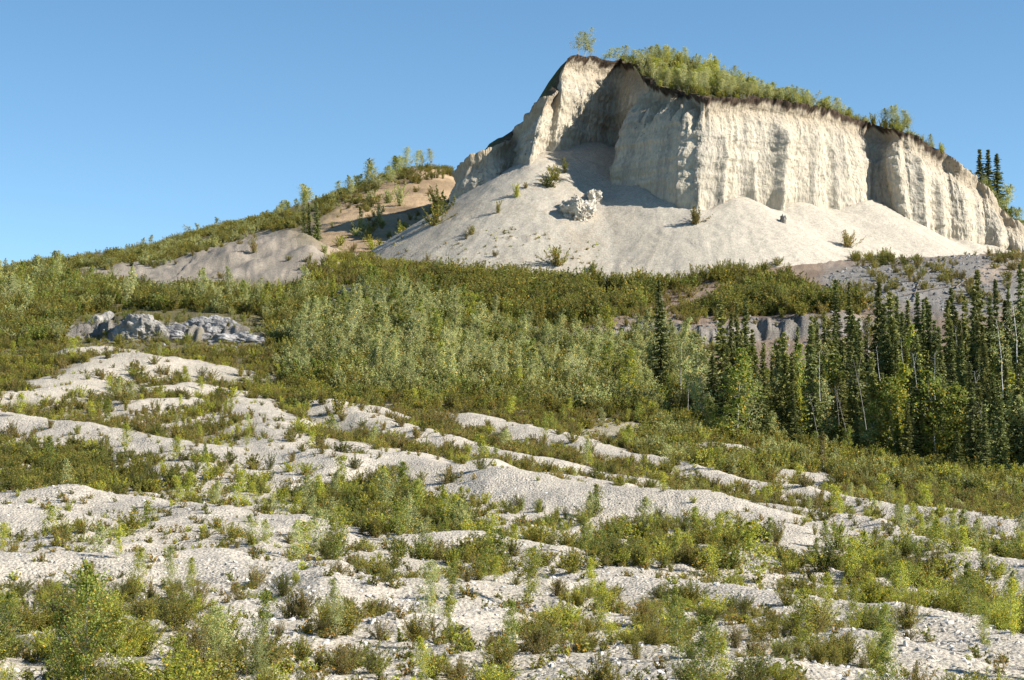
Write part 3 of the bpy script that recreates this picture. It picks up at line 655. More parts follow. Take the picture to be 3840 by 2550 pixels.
# sampled scrub: zones of the ground, density per square metre, height range, colour weights
MIXA = dict(dark=.2, olive=.4, lime=.2, bronze=.2); MIXB = dict(olive=.35, bronze=.4, dark=.15, lime=.1); MIXD = dict(dark=.4, olive=.45, green=.15)
SCRUB = [
    ([(-200,760),(-200,640),(1230,640),(1230,760)], .45, (.3, .8), MIXA, .2), ([(-200,760),(-200,640),(100,612),(250,640),(330,760)], .4, (.5, 1.1), MIXA, .3),
    ([(-200,640),(-200,600),(320,600),(320,640)], .3, (.4, 1.0), MIXA, .3), ([(320,640),(320,560),(1230,560),(1230,640)], .36, (.4, 1.0), MIXA, .2),
    ([(860,640),(860,545),(1230,560),(1230,680)], .55, (.6, 1.2), dict(dark=.15, olive=.3, lime=.3, green=.2), .2),
    ([(-200,600),(-200,495),(320,500),(320,600)], .28, (.35, .95), MIXA, .3), ([(310,560),(310,480),(480,490),(620,508),(700,520),(1230,560),(1230,590),(700,575)], .7, (.5, 1.15), dict(dark=.3, olive=.3, lime=.2, green=.2), .1),
    ([(-200,497),(-200,446),(150,448),(262,455),(262,480),(140,495)], 1.1, (.6, 1.2), dict(dark=.4, olive=.4, lime=.1), -.3), ([(250,500),(250,462),(330,465),(420,480),(420,510),(310,505)], .9, (.5, 1.2), dict(dark=.3, olive=.3, lime=.3), -.2),
    ([(-200,446),(-200,390),(330,390),(330,470),(250,455)], .5, (.4, 1.0), MIXB, .15), ([(200,430),(200,385),(330,380),(330,440),(290,445)], .7, (.45, 1.0), MIXA, -.05),
    ([(-200,400),(-200,330),(90,330),(250,338),(330,330),(330,400)], .8, (.5, 1.15), MIXA, -.15), ([(320,480),(320,390),(700,395),(1230,500),(1230,540),(780,520),(600,490)], .9, (.4, 1.0), MIXB, -.05),
    ([(640,470),(640,400),(700,425),(860,450),(1230,470),(1230,510),(900,495),(760,480)], .6, (.9, 1.8), dict(pale=.25, olive=.4, dark=.2, lime=.15), -.1),
    ([(280,425),(280,330),(440,300),(520,330),(700,345),(700,425),(480,410)], .28, (.8, 1.8), dict(olive=.4, dark=.3, green=.2, lime=.1), 0),
    ([(-200,345),(-200,276),(60,278),(110,290),(300,292),(460,292),(460,325),(330,345),(250,345),(80,345)], .6, (.6, 2.2), dict(dark=.25, olive=.4, green=.2, pale=.15), -.2),
    ([(425,318),(412,286),(440,274),(560,276),(640,279),(655,300),(640,314),(600,322),(540,326),(480,316)], .42, (1.0, 3.2), MIXD, -.15),
    ([(640,290),(650,264),(720,254),(800,246),(835,243),(840,252),(790,262),(740,282),(690,290)], .24, (1.2, 2.6), MIXD, .0), ([(690,317),(735,293),(765,281),(800,292),(850,300),(868,309),(820,312),(760,316)], .42, (1.2, 3.0), MIXD, -.1),
    ([(560,322),(640,285),(720,285),(700,310),(640,322)], .12, (.6, 1.4), dict(bronze=.6, olive=.4), .1), ([(650,330),(660,255),(840,245),(1230,250),(1230,320),(870,312)], .10, (.4, 1.7), dict(bronze=.35, olive=.45, dark=.2), .3),
    ([(850,262),(850,250),(925,247),(925,262)], .2, (1.0, 2.0), MIXD, .1), ([(350,284),(350,266),(440,270),(640,273),(640,284),(420,290)], .5, (1.0, 2.0), MIXA, -.2),
    ([(-30,284),(20,268),(70,262),(150,249),(230,226),(300,212),(345,192),(352,200),(305,226),(262,234),(190,254),(110,290)], .2, (.7, 1.8), dict(dark=.2, olive=.5, pale=.3), .1), ([(300,285),(300,262),(350,256),(440,262),(440,285)], .3, (.8, 1.6), MIXA, 0),
    ([(300,262),(345,205),(420,175),(455,175),(440,262)], .035, (.6, 1.6), dict(olive=.5, bronze=.3, pale=.2), .1), ([(100,282),(262,234),(345,262),(300,282)], .012, (.5, 1.2), dict(bronze=.6, olive=.4), .0),
    ([(440,335),(470,318),(880,312),(880,350),(700,360),(640,345)], .10, (.6, 1.4), MIXA, .1),
]
SCRUB.append(([(290,395),(290,340),(380,300),(450,312),(520,338),(640,345),(695,350),(690,410),(600,412),(450,402)], .5, (.9, 2.6), dict(pale=.6, olive=.2, green=.2), -.2))
SCRUB.append(([(345,205),(350,190),(400,172),(452,166),(452,176),(405,188),(365,212)], .1, (.6, 1.6), dict(dark=.4, olive=.4, bronze=.2), .0))
def sample(poly, dens, bare_cut=.97, dm_=2.1):
    pxs, pys = [p[0] for p in poly], [p[1] for p in poly]
    a0, a1 = (min(pxs) - 512) / F - .004, (max(pxs) - 512) / F + .004
    js = np.searchsorted(ga, [a0, a1]); sub = GPY[:, js[0]:js[1]]; subd = (sub >= min(pys) - 2) & (sub <= max(pys) + 2); rows = np.where(subd.any(1) & (gd > 19))[0]
    d0, d1 = gd[rows[0]], gd[rows[-1]]
    n = int(dens * (dm_ if dens < 1.5 else 1) * (a1 - a0) * (d1 * d1 - d0 * d0) / 2); 
    Y = np.sqrt(rng.uniform(d0 * d0, d1 * d1, n)); X = rng.uniform(a0, a1, n) * Y
    P = np.stack([X, Y, bil(GZ, X, Y)], -1); px, py = proj(P)
    k = inpoly(px, py, poly) & (rng.random(n) > bare_cut * bil(BARE, X, Y))
    return P[k]
def visible(P, h):
    return ((P[:, 2] + h - CZ) / P[:, 1] > bil(EL, P[:, 0], P[:, 1]) - .0004)
rows_ = []
for poly, dens, (h0, h1), mix, cut in SCRUB:
    P = sample(poly, dens)
    cl = fbm(P[:, 0] / (1.5 + P[:, 1] / 90), P[:, 1] / (1.5 + P[:, 1] / 90), 0, 3, 401)
    P = P[cl > cut - .45]; P = P[~((scz(P[:, 0], P[:, 1]) > P[:, 2] + .1) & (P[:, 1] > 255) & (P[:, 0] > -33) & (P[:, 0] < 91))]
    h = h0 + (h1 - h0) * rng.random(len(P)) ** 1.5; cs = list(mix); w = np.array([mix[c] for c in cs]); c = rng.choice(len(cs), len(P), p=w / w.sum())
    cn = fbm(P[:, 0] / 9, P[:, 1] / 12, 0, 2, 411)
    px_, py_ = proj(P); bank = inpoly(px_, py_, [(66,352),(66,318),(130,308),(262,316),(270,352)]); h = np.where(bank, h * .5, h)
    h = np.where((P[:, 1] < 115), h * .82, h)
    v = visible(P, h) & ~(bank & (rng.random(len(P)) > .25))
    rows_ += [(P[i], h[i], cs[c[i]]) for i in np.where(v)[0]]
# small poplar saplings mixed in
saps = []
for poly, dens, hr in (([(-200,720),(-200,500),(1230,500),(1230,720)], .018, (.8, 1.6)), ([(310,560),(310,480),(700,515),(1230,545),(1230,600),(700,580)], .035, (.9, 1.8)), ([(-200,500),(-200,330),(700,390),(1230,490),(1230,540)], .014, (1.0, 2.0))):
    P = sample(poly, dens, .7); h = rng.uniform(*hr, len(P)); v = visible(P, h)
    for p, q in zip(P[v], h[v]): saps.append((p, q, str(rng.choice(['lime', 'lime', 'green', 'pale']))))
FORCED_SAP = [(97,562,84,705,'green'), (122,604,116,700,'lime'), (68,612,66,705,'green'), (182,634,178,700,'lime'), (262,636,258,708,'pale'),
    (538,545,530,606,'lime'), (757,520,760,583,'lime'), (700,612,696,700,'green'), (722,640,718,706,'lime'), (885,628,888,706,'green'), (1012,575,1008,640,'lime'), (945,520,943,560,'lime'), (388,470,390,512,'pale'),
    (512,600,508,660,'green'), (596,556,592,600,'lime'), (860,530,862,575,'lime'), (830,570,826,612,'lime'), (310,520,306,560,'lime'), (430,636,426,690,'lime'), (455,560,452,600,'green'), (868,572,872,600,'lime'), (985,600,982,650,'green')]
for tx, ty, bx_, by, c in FORCED_SAP:
    p = ground_at(bx_, min(by, 678)) if by <= 678 else np.array([*at(bx_, by, 30.5)[:2], 0])
    if by > 678: p[2] = gz(p[0], p[1])
    top = at(tx, ty, p[1]); saps.append((p, float(np.clip(top[2] - p[2], .7, 2.3)), c, 1))
rank = lambda r: -(r[1] / r[0][1]) * (1 if -10 < proj(r[0])[0] < 1034 else 0) - (9 if len(r) > 3 else 0)
rows_.sort(key=rank); saps.sort(key=rank)
NI, NSAP = 300, 220
for P, h, c in rows_[:NI]:
    near = P[1] < 75; pr = SH[c][rng.integers(len(SH[c]))] if near else SF[c][rng.integers(len(SF[c]))]
    px, py = proj(P); sz = "tall" if h > 1.25 else ("low" if h < .8 else "bushy")
    plant("willow_shrub", pr, P, h / pr.h, rng.uniform(0, 6.28), f"{sz} {CN[c]} willow shrub {where(px, py)}", "shrub", "willow shrubs on the gravel", sxy=rng.uniform(1.0, 1.6))
for r in saps[:NSAP]:
    P, h, c = r[:3]; pr = (SAPN if P[1] < 62 else SAP)[c][rng.integers(3)]; px, py = proj(P)
    plant("poplar_sapling", pr, P, h / pr.h, rng.uniform(0, 6.28), f"{'tall' if h > 1.7 else 'small'} {CN[c]} poplar sapling {where(px, py)}", "sapling", "poplar saplings on the gravel", sxy=rng.uniform(.9, 1.45))

# ------------------------------------------------------------------ masses no one could count: scattered copies
def scatter(name, P, rot, scl, idx, meshes, label):
    col_ = bpy.data.collections.new(name + "_kinds")
    for i, me in enumerate(meshes): col_.objects.link(bpy.data.objects.new(f"{name}_kind_{i:02d}", me))
    me = bpy.data.meshes.new(name); me.vertices.add(len(P)); me.vertices.foreach_set("co", np.asarray(P, np.float32).ravel())
    for n, t, a, f in (("turn", 'FLOAT_VECTOR', rot, "vector"), ("size", 'FLOAT_VECTOR', scl, "vector"), ("pick", 'INT', idx, "value")):
        me.attributes.new(n, t, 'POINT').data.foreach_set(f, np.asarray(a, np.int32 if t == 'INT' else np.float32).ravel())
    o = link(name, me, kind="stuff", label=label)
    ng = bpy.data.node_groups.new(name, 'GeometryNodeTree')
    ng.interface.new_socket("Geometry", in_out='INPUT', socket_type='NodeSocketGeometry'); ng.interface.new_socket("Geometry", in_out='OUTPUT', socket_type='NodeSocketGeometry')
    gi, go = ng.nodes.new("NodeGroupInput"), ng.nodes.new("NodeGroupOutput"); ip = ng.nodes.new("GeometryNodeInstanceOnPoints"); ci = ng.nodes.new("GeometryNodeCollectionInfo")
    ci.inputs[0].default_value = col_; ci.inputs["Separate Children"].default_value = True; ci.inputs["Reset Children"].default_value = True
    def na(n, t): q = ng.nodes.new("GeometryNodeInputNamedAttribute"); q.data_type = t; q.inputs[0].default_value = n; return [x for x in q.outputs if x.enabled][0]
    er = ng.nodes.new("FunctionNodeEulerToRotation"); L = ng.links.new
    L(gi.outputs[0], ip.inputs["Points"]); L(ci.outputs[0], ip.inputs["Instance"]); ip.inputs["Pick Instance"].default_value = True
    L(na("pick", 'INT'), ip.inputs["Instance Index"]); L(na("turn", 'FLOAT_VECTOR'), er.inputs[0]); L(er.outputs[0], ip.inputs["Rotation"]); L(na("size", 'FLOAT_VECTOR'), ip.inputs["Scale"])
    L(ip.outputs[0], go.inputs[0])
    md = o.modifiers.new("scatter", 'NODES'); md.node_group = ng
    return o
rest = rows_[NI:]; kinds, P_, R_, S_, I_ = [], [], [], [], []
cls = list(SF); KM = [p.both() for c in cls for p in SF[c]]; nK = len(KM); KN = [p.both() for c in SH for p in SH[c]]; hn = [p.h for c in SH for p in SH[c]]
offn = {}; q = 0
for c in SH: offn[c] = q; q += len(SH[c])
for P, h, c in rest:
    if P[1] < 62: j = rng.integers(len(SH[c])); i = nK + offn[c] + j; s = h / hn[offn[c] + j]
    else: j = rng.integers(3); i = cls.index(c) * 3 + j; s = h / SF[c][j].h
    w = s * rng.uniform(1.05, 1.75); P_.append(P); R_.append((0, 0, rng.uniform(0, 6.28))); S_.append((w, w, s)); I_.append(i)
KS = [p.both() for c in SAP for p in SAP[c]]; sc_ = list(SAP)
for r in saps[NSAP:]:
    s = r[1] / 2.0; P_.append(r[0]); R_.append((0, 0, rng.uniform(0, 6.28))); S_.append((s * 1.1, s * 1.1, s)); I_.append(nK + len(KN) + sc_.index(r[2]) * 3 + rng.integers(3))
# low shrubs on the plateau
qx, qy = rng.uniform(18, 70, 1700), rng.uniform(286, 345, 1700); kk = inpoly(qx, qy, PLATEAU_POLY); qx, qy = qx[kk], qy[kk]; qz = pz(qx, qy)
for x, y, z in zip(qx, qy, qz):
    P_.append((x, y, z)); R_.append((0, 0, rng.uniform(0, 6.28))); s = rng.uniform(.4, 1.5); S_.append((s * 1.2, s * 1.2, s)); I_.append(int(rng.choice([3, 4, 5, 6, 8, 12, 13, 14])))
nS = nK + len(KN) + len(KS)
for i in range(60):
    px = rng.uniform(1072, 1250); D = rng.uniform(152, 206); t = at(px, 440, D); s = rng.uniform(.4, .95); P_.append((t[0], D, float(gz(t[0], D)))); R_.append((0, 0, rng.uniform(0, 6.28))); S_.append((s * 1.1, s * 1.1, s)); I_.append(nS + int(rng.integers(len(SPR))))
scatter("undergrowth", P_, R_, S_, I_, KM + KN + KS + [q.both() for q in SPR], "dense mixed willow and birch scrub over the gravel and slopes")
# tufts of low growth between the shrubs
P = np.concatenate([sample([(-200,720),(-200,500),(1230,500),(1230,720)], 1.5, .85), sample([(-200,500),(-200,335),(330,335),(700,395),(1230,480),(1230,560)], 1.2, .88)])
P = P[(fbm(P[:, 0] / 3, P[:, 1] / 3, 0, 3, 421) > -.3) & visible(P, .3)]; n = len(P); s = rng.uniform(.5, 1.7, n)
scatter("ground_cover", P, np.c_[np.zeros((n, 2)), rng.uniform(0, 6.28, n)], np.c_[s, s, s], rng.integers(0, 4, n), [t.both() for t in TUFT], "low brown and green tufts dotted over the white gravel")
# loose stones
def stone(k):
    t = (1 + 5 ** .5) / 2; v = unit(np.array([(-1,t,0),(1,t,0),(-1,-t,0),(1,-t,0),(0,-1,t),(0,1,t),(0,-1,-t),(0,1,-t),(t,0,-1),(t,0,1),(-t,0,-1),(-t,0,1)], float))
    f = [(0,11,5),(0,5,1),(0,1,7),(0,7,10),(0,10,11),(1,5,9),(5,11,4),(11,10,2),(10,7,6),(7,1,8),(3,9,4),(3,4,2),(3,2,6),(3,6,8),(3,8,9),(4,9,5),(2,4,11),(6,2,10),(8,6,7),(9,8,1)]
    return mesh("stone", v * rng.uniform(.7, 1.2, (12, 1)) * [1, .8, .55] * .5, f, [M_stone])
M_stone, nt_, b_ = new_mat("pale_stone"); oi_ = N(nt_, "ShaderNodeObjectInfo"); cr_ = N(nt_, "ShaderNodeValToRGB"); cr_.color_ramp.elements[0].color = (.27,.25,.225,1); cr_.color_ramp.elements[1].color = (.60,.565,.51,1)
nt_.links.new(oi_.outputs["Random"], cr_.inputs[0]); nt_.links.new(cr_.outputs[0], b_.inputs["Base Color"])
P = np.concatenate([sample([(-200,720),(-200,560),(1230,560),(1230,720)], 9, 0), sample([(-200,560),(-200,470),(1230,490),(1230,560)], 2.2, -.0)]); P = P[visible(P, .05)]
n = len(P); s = .05 + .20 * rng.random(n) ** 4
scatter("loose_stones", P, rng.uniform(0, 6.28, (n, 3)) * [.15, .15, 1], np.c_[s, s, s], rng.integers(0, 5, n), [stone(i) for i in range(5)], "loose pale stones strewn over the near gravel")

M_rub, nt_, b_ = new_mat("grey_rubble"); oi_ = N(nt_, "ShaderNodeObjectInfo"); cr_ = N(nt_, "ShaderNodeValToRGB"); cr_.color_ramp.elements[0].color = (.10,.10,.105,1); cr_.color_ramp.elements[1].color = (.30,.30,.295,1)
nt_.links.new(oi_.outputs["Random"], cr_.inputs[0]); nt_.links.new(cr_.outputs[0], b_.inputs["Base Color"]); M_stone = M_rub
P = np.concatenate([sample([(815,300),(825,272),(880,262),(960,256),(1040,256),(1060,320),(900,318)], 1.1, 0), sample([(480,345),(480,318),(880,308),(880,345)], .35, 0), sample([(70,350),(70,325),(262,325),(266,350)], .25, 0)]); P = P[visible(P, .2)]
n = len(P); s = .12 + .75 * rng.random(n) ** 5
scatter("slope_rubble", P, rng.uniform(0, 6.28, (n, 3)) * [.2, .2, 1], np.c_[s, s, s * .9], rng.integers(0, 5, n), [stone(i) for i in range(5)], "blue-grey rubble strewn over the bank and slope")
q = np.c_[rng.uniform(395, 600, 260), rng.uniform(222, 268, 260)]; D_ = np.arange(262, 335, .3); pts_ = []
for x, y in q:
    if (x - 395) / 205 + (268 - y) / 46 > 1.5 or noise(x / 30, y / 14, 0, 431) < -.05: continue
    e = at(x, y, D_); z = scz(e[:, 0], e[:, 1]); k_ = np.where(e[:, 2] <= z)[0]
    if len(k_): pts_.append((e[k_[0], 0], e[k_[0], 1], z[k_[0]]))
P = np.array(pts_); n = len(P); s = rng.uniform(.8, 2.4, n)
scatter("scree_sprigs", P, np.c_[np.zeros((n, 2)), rng.uniform(0, 6.28, n)], np.c_[s, s, s], rng.integers(0, 4, n), [t.both() for t in TUFT], "tiny plants dotted on the lower scree")

# ------------------------------------------------------------------ spruces
def by_top(px, py, D): 
    t = at(px, py, D); z0 = float(gz(t[0], t[1])); return np.array([t[0], D, z0]), float(t[2] - z0)
def add_spruce(px, py, D, label, group="dark spruces of the wood on the right", k=None, name="spruce_tree", P=None, h=None, sxy=None):
    if P is None: P, h = by_top(px, py, D)
    pr = SPR[k if k is not None else rng.integers(len(SPR))]
    plant(name, pr, P, h / pr.h, rng.uniform(0, 6.28), label, "spruce", group, sxy=(sxy or rng.uniform(.8, 1.15) * (pr.h / h) ** .35) * 1.16)
add_spruce(660.5, 279, ground_at(662, 398)[1], "lone slender dark spruce standing apart left of the spruce wood", k=0, sxy=1.05)
add_spruce(873, 351, ground_at(873, 456)[1], "broad spruce at the front edge of the wood, reaching the scrub", k=5, sxy=1.15)
TOPS = [(721,303,178),(736,302,182),(730,312,176),(745,297,185),(753,328,176),(741,330,170),(727,345,168),(785,331,172),(792,352,168),(778,350,178),(812,316,186),(816,322,182),(830,325,190),(843,338,184),(850,313,192),(859,318,188),(852,340,180),
    (878,281,198),(891,290,190),(886,315,182),(900,310,194),(906,300,198),(914,335,186),(923,299,200),(929,305,194),(935,320,186),(947,299,198),(955,287,202),(950,325,184),(964,294,196),(972,310,190),(977,269,204),(974,285,198),(995,279,200),(989,296,190),(1001,320,182),(1011,282,204),(1018,260,200),(1022,300,186),(1034,290,196),(1046,300,190),(808,345,174),(824,360,170),(840,372,168),(866,335,182),(895,340,180),(905,350,172),(985,335,176),(1008,340,174),(942,345,174),(1030,330,178),(960,340,172)]
for px, py, D in TOPS: add_spruce(px, py, D, f"{'tall' if py < 300 else 'mid-height' if py < 330 else 'shorter'} dark spruce in the wood on the right")
for i in range(175):
    px = 695 + 375 * rng.random() ** .8; D = rng.uniform(160 - 10 * float(smooth(820, 960, px)), 206); t = at(px, 400, D); P = np.array([t[0], D, float(gz(t[0], D))])
    if (px < 790 and D > 188) or (D < 168 and px < 760): continue
    add_spruce(px, 0, D, f"{'slim' if i % 2 else 'bushy'} understorey spruce in the wood, {'left half' if px < 880 else 'right half'}", P=P, h=rng.uniform(3.0, 10.5) * (.75 if px < 800 else 1))
for px, py, h in ((835,417,2.4),(755,428,2.2),(748,420,3.0),(690,405,2.5),(905,430,2.6),(1005,445,3.2)):
    P = ground_at(px, py + 16); add_spruce(px, py, P[1], "young bushy spruce at the wood edge", P=P, h=h, k=4, sxy=1.6)
for px, py, w in ((980.4,149,"leftmost"),(987,149,"middle"),(998,152,"rightmost")):
    t = at(px, py, 334); P = np.array([t[0], 334, at(px, 222, 334)[2]])
    add_spruce(px, py, 334, f"{w} of three black spruces behind the cliff's right end", "three spruces behind the cliff", k=4 if w == "rightmost" else 0, P=P, h=t[2] - P[2], name="black_spruce", sxy=1.3)
for px, py in ((304,207),(309,203),(317,195)):
    D = 300; t = at(px, py, D); P = np.array([t[0], D, float(gz(t[0], D))]); add_spruce(px, py, D, "tiny spruce on the skyline of the left hill", "tiny skyline spruces", P=P, h=max(2.5, float(t[2] - P[2])), name="skyline_spruce")

# ------------------------------------------------------------------ aspens on the rim, poplars below
def rim_tree(px, D_off, h, c, label, group="aspens along the bluff rim", name="aspen_tree"):
    b = np.argmin(np.abs(proj(RIM)[0] - px) + (RIM[:, 1] > 335) * 50); x = RIM[b, 0] * (1 + D_off / RIM[b, 1]) ; y = RIM[b, 1] + D_off
    P = np.array([x, y, float(pz(x, y)[0])]); pr = ASP[c][rng.integers(len(ASP[c]))]
    plant(name, pr, P, h / pr.h, rng.uniform(0, 6.28), label, "aspen", group, sxy=rng.uniform(1.1, 1.6) * (6 / h) ** .4)
rim_tree(581, 2.0, 5.0, 'aspen', "big rounded aspen alone at the left end of the rim")
rim_tree(585, 2.0, 4.4, 'pale', "second aspen of the clump at the left end of the rim"); rim_tree(577, 2.0, 4.3, 'aspen', "third lower aspen of the clump at the left end of the rim")
for px in (592, 600, 607, 613, 619, 625, 631, 636): rim_tree(px + rng.normal(0, 1), rng.uniform(1, 4), rng.uniform(1.6, 3.2), str(rng.choice(['aspen', 'lime'])), "short aspen on the rim above the shaded alcove")
cnt = 0
while cnt < 228:
    px = rng.uniform(645, 905); off_ = rng.random() ** 1.4 * 26 + .6
    h = rng.uniform(2.0, 3.7) * (1.0 if px < 780 else .85 if px < 860 else .75)
    if not inpoly(np.array([(px - 512) / F * (300 + off_)]), np.array([306 + off_]), PLATEAU_POLY)[0]: continue
    c = str(rng.choice(['aspen', 'aspen', 'pale', 'lime'])); band = "left" if px < 720 else "middle" if px < 800 else "right"
    rim_tree(px, off_, h, c, f"{CN[c]} aspen in the {band} of the grove on the rim"); cnt += 1
for px in np.r_[rng.uniform(885, 940, 9)]: rim_tree(px, rng.uniform(.8, 4), rng.uniform(2.0, 4.6), 'pale', "thin aspen at the grove's low right end")
# shrubs and aspens behind the right end of the cliff
for i in range(26):
    px = rng.uniform(972, 1060); py = 205 + (px - 972) * .35 + rng.uniform(0, 14); D_ = rng.uniform(321, 338); P = at(px, 230, D_); P[2] = pz(P[0], D_)[0] - .1; pr = POP['green' if rng.random() < .5 else 'pale'][rng.integers(2)]
    plant("balsam_poplar", pr, P, rng.uniform(3.5, 6) / 4.5, rng.uniform(0, 6.28), "green aspen beside the spruces behind the cliff's right end", "aspen", "aspens behind the cliff's right end", sxy=1.3)
# skyline trees of the left hill
for i in range(52):
    px = rng.choice([rng.uniform(340, 432), rng.uniform(270, 345), rng.uniform(140, 290)], p=[.5, .25, .25]); j = int(((px - 512) / F - A0) / (A1 - A0) * (NC - 1))
    e = (GZ[:, j] - CZ) / GY[:, j]; m = (gd > 240) & (gd < 420); i0 = np.where(m)[0][np.argmax(e[m])]; i1 = int(np.clip(i0 + rng.integers(-16, 3), 0, NR - 1))
    h = rng.uniform(2.2, 5.2) * (1 if px > 300 else .62); c = str(rng.choice(['aspen', 'pale', 'pale', 'green'])); pr = (ASP if c != 'green' and px > 380 else POP)[c]; pr = pr[rng.integers(len(pr))]
    band = "by the cliff's left end" if px > 385 else "above the tan slope" if px > 300 else "above the grey mound"
    plant("aspen_tree", pr, (GX[i1, j], GY[i1, j], GZ[i1, j] - .1), h / pr.h, rng.uniform(0, 6.28), f"{CN[c]} aspen on the hill skyline {band}", "aspen", "aspens on the left skyline", sxy=1.6)
# poplars in the middle and on the left
def poplars(n, poly, hr, mix, label, group):
    P = sample(poly, 1.0, .6); P = P[rng.permutation(len(P))]; keep_ = []
    ppx = proj(P)[0]; P = P[~((np.abs(ppx - 660) < 9) & (P[:, 1] < 194))]
    for p in P:
        if len(keep_) >= n: break
        if all((p[0] - q_[0]) ** 2 + (p[1] - q_[1]) ** 2 > 1.2 for q_ in keep_): keep_.append(p)
    cs = list(mix); w = np.array([mix[c] for c in cs])
    for p in keep_:
        c = cs[rng.choice(len(cs), p=w / w.sum())]; pr = POP[c][rng.integers(len(POP[c]))]; px, py = proj(p); h = rng.uniform(*hr) * (.6 if c == 'gold' else 1)
        plant("balsam_poplar", pr, p, h / pr.h, rng.uniform(0, 6.28), label(CN[c], h, px, py), "poplar", group, sxy=rng.uniform(.9, 1.35))
def lab_m(c, h, px, py):
    z = "left part" if px < 400 else "middle" if px < 520 else "right part"
    r = "front of" if py > 375 else "back of" if py < 350 else "heart of"
    return f"{'tall' if h > 4.1 else 'low'} {c} poplar at the {r} the pale stand's {z}"
def lab_l(c, h, px, py):
    z = "by the left frame edge" if px < 90 else "behind the grey gravel bank" if px < 260 else "left of the dark alder thicket"
    return f"{'tall' if h > 4.4 else 'low'} {c} poplar {z}"
poplars(172, [(290,385),(300,335),(400,298),(450,310),(520,338),(640,345),(690,352),(680,405),(600,408),(450,398),(360,395)], (2.8, 5.2), dict(pale=.62, aspen=.18, green=.13, lime=.06, gold=.01), lab_m, "pale poplars below the bluff")
poplars(100, [(-30,330),(-30,280),(60,282),(110,300),(300,302),(430,300),(400,325),(330,335),(250,312),(80,306)], (2.4, 5.0), dict(pale=.3, aspen=.3, green=.3, lime=.1), lab_l, "poplars on the left slope")

# birches, snags and broadleaf trees of the wood
def by_pixels(name, pr, bx_, by, tx, ty, label, cat, group, sxy=1.0, D=None):
    P = ground_at(bx_, by) if D is None else np.array([*at(bx_, by, D)]); 
    if D is not None: P[2] = at(bx_, by, D)[2]
    t = at(tx, ty, P[1]); h = t[2] - P[2]; lean = math.atan2(t[0] - P[0], h)
    plant(name, pr, P, math.hypot(h, t[0] - P[0]) / pr.h, 0, label, cat, group, (0, lean), sxy)
BI = [bare(9, 'birch', 7, .075, .02), bare(9, 'birch', 10, .065, .03, fork=True), bare(9, 'birch', 8, .07, .03, tuft='pale'), bare(8, 'grey', 16, .045, .05), bare(8, 'grey', 10, .04, .05, fork=True)]
for i, (bx_, by, tx, ty, k, D, lab) in enumerate([
    (1003,396,998,316,2,170,"tall white birch trunk with pale tuft near the right frame edge"), (820,400,817.5,350,0,169,"bright white birch trunk beside the grey slope gap"),
    (917,388,913,352,1,170,"white birch trunk under the bright green crown"), (957,345,955,325,1,176,"forked white birch trunk high in the wood"), (903,362,900,338,0,172,"short white birch trunk left of the bright green crown"),
    (880,380,875,346,0,168,"thin white birch trunk behind the front spruce"), (978,412,975,370,1,168,"crooked white birch trunk right of the yellow birch"), (818,436,815,392,3,166,"grey dead stem at the wood's left front"),
    (866,428,852,357,4,167,"long leaning grey snag left of the front spruce"), (839,424,834,384,4,166,"leaning grey snag with forked top"), (846,430,841,388,3,166,"second leaning grey snag beside the forked one"),
    (701,400,700,372,4,171,"bare grey stem near the lone spruce"), (705,398,702,364,3,172,"bare twiggy grey stem near the lone spruce"), (698,402,701,374,4,170,"leaning bare stem near the lone spruce"), (688,412,688,375,0,172,"short white birch stem left of the wood"),
    (681,388,680,342,0,184,"slim white birch stem right of the lone spruce"), (694,360,693,325,0,192,"slim white birch stem against the grey bank"), (1018,378,1013,290,2,176,"birch with pale tuft at the right frame edge"),
    (984,440,978,400,4,165,"dark leaning snag at the wood's right front"), (935,400,933,352,0,172,"thin pale stem behind the yellow birch"), (724,335,722,316,0,186,"white birch stem behind the left spruces")]):
    by_pixels("bare_birch", BI[k], bx_, by, tx, ty, lab, "tree trunk", "bare trunks in the wood", D=D - 9 if bx_ > 712 and i != 20 else D)
T_ = lambda c, cr, cb=.12, h=6: tree(h, cr, cb, 36, 1500, .16, c, 'birch', .035, .03, 1.25)
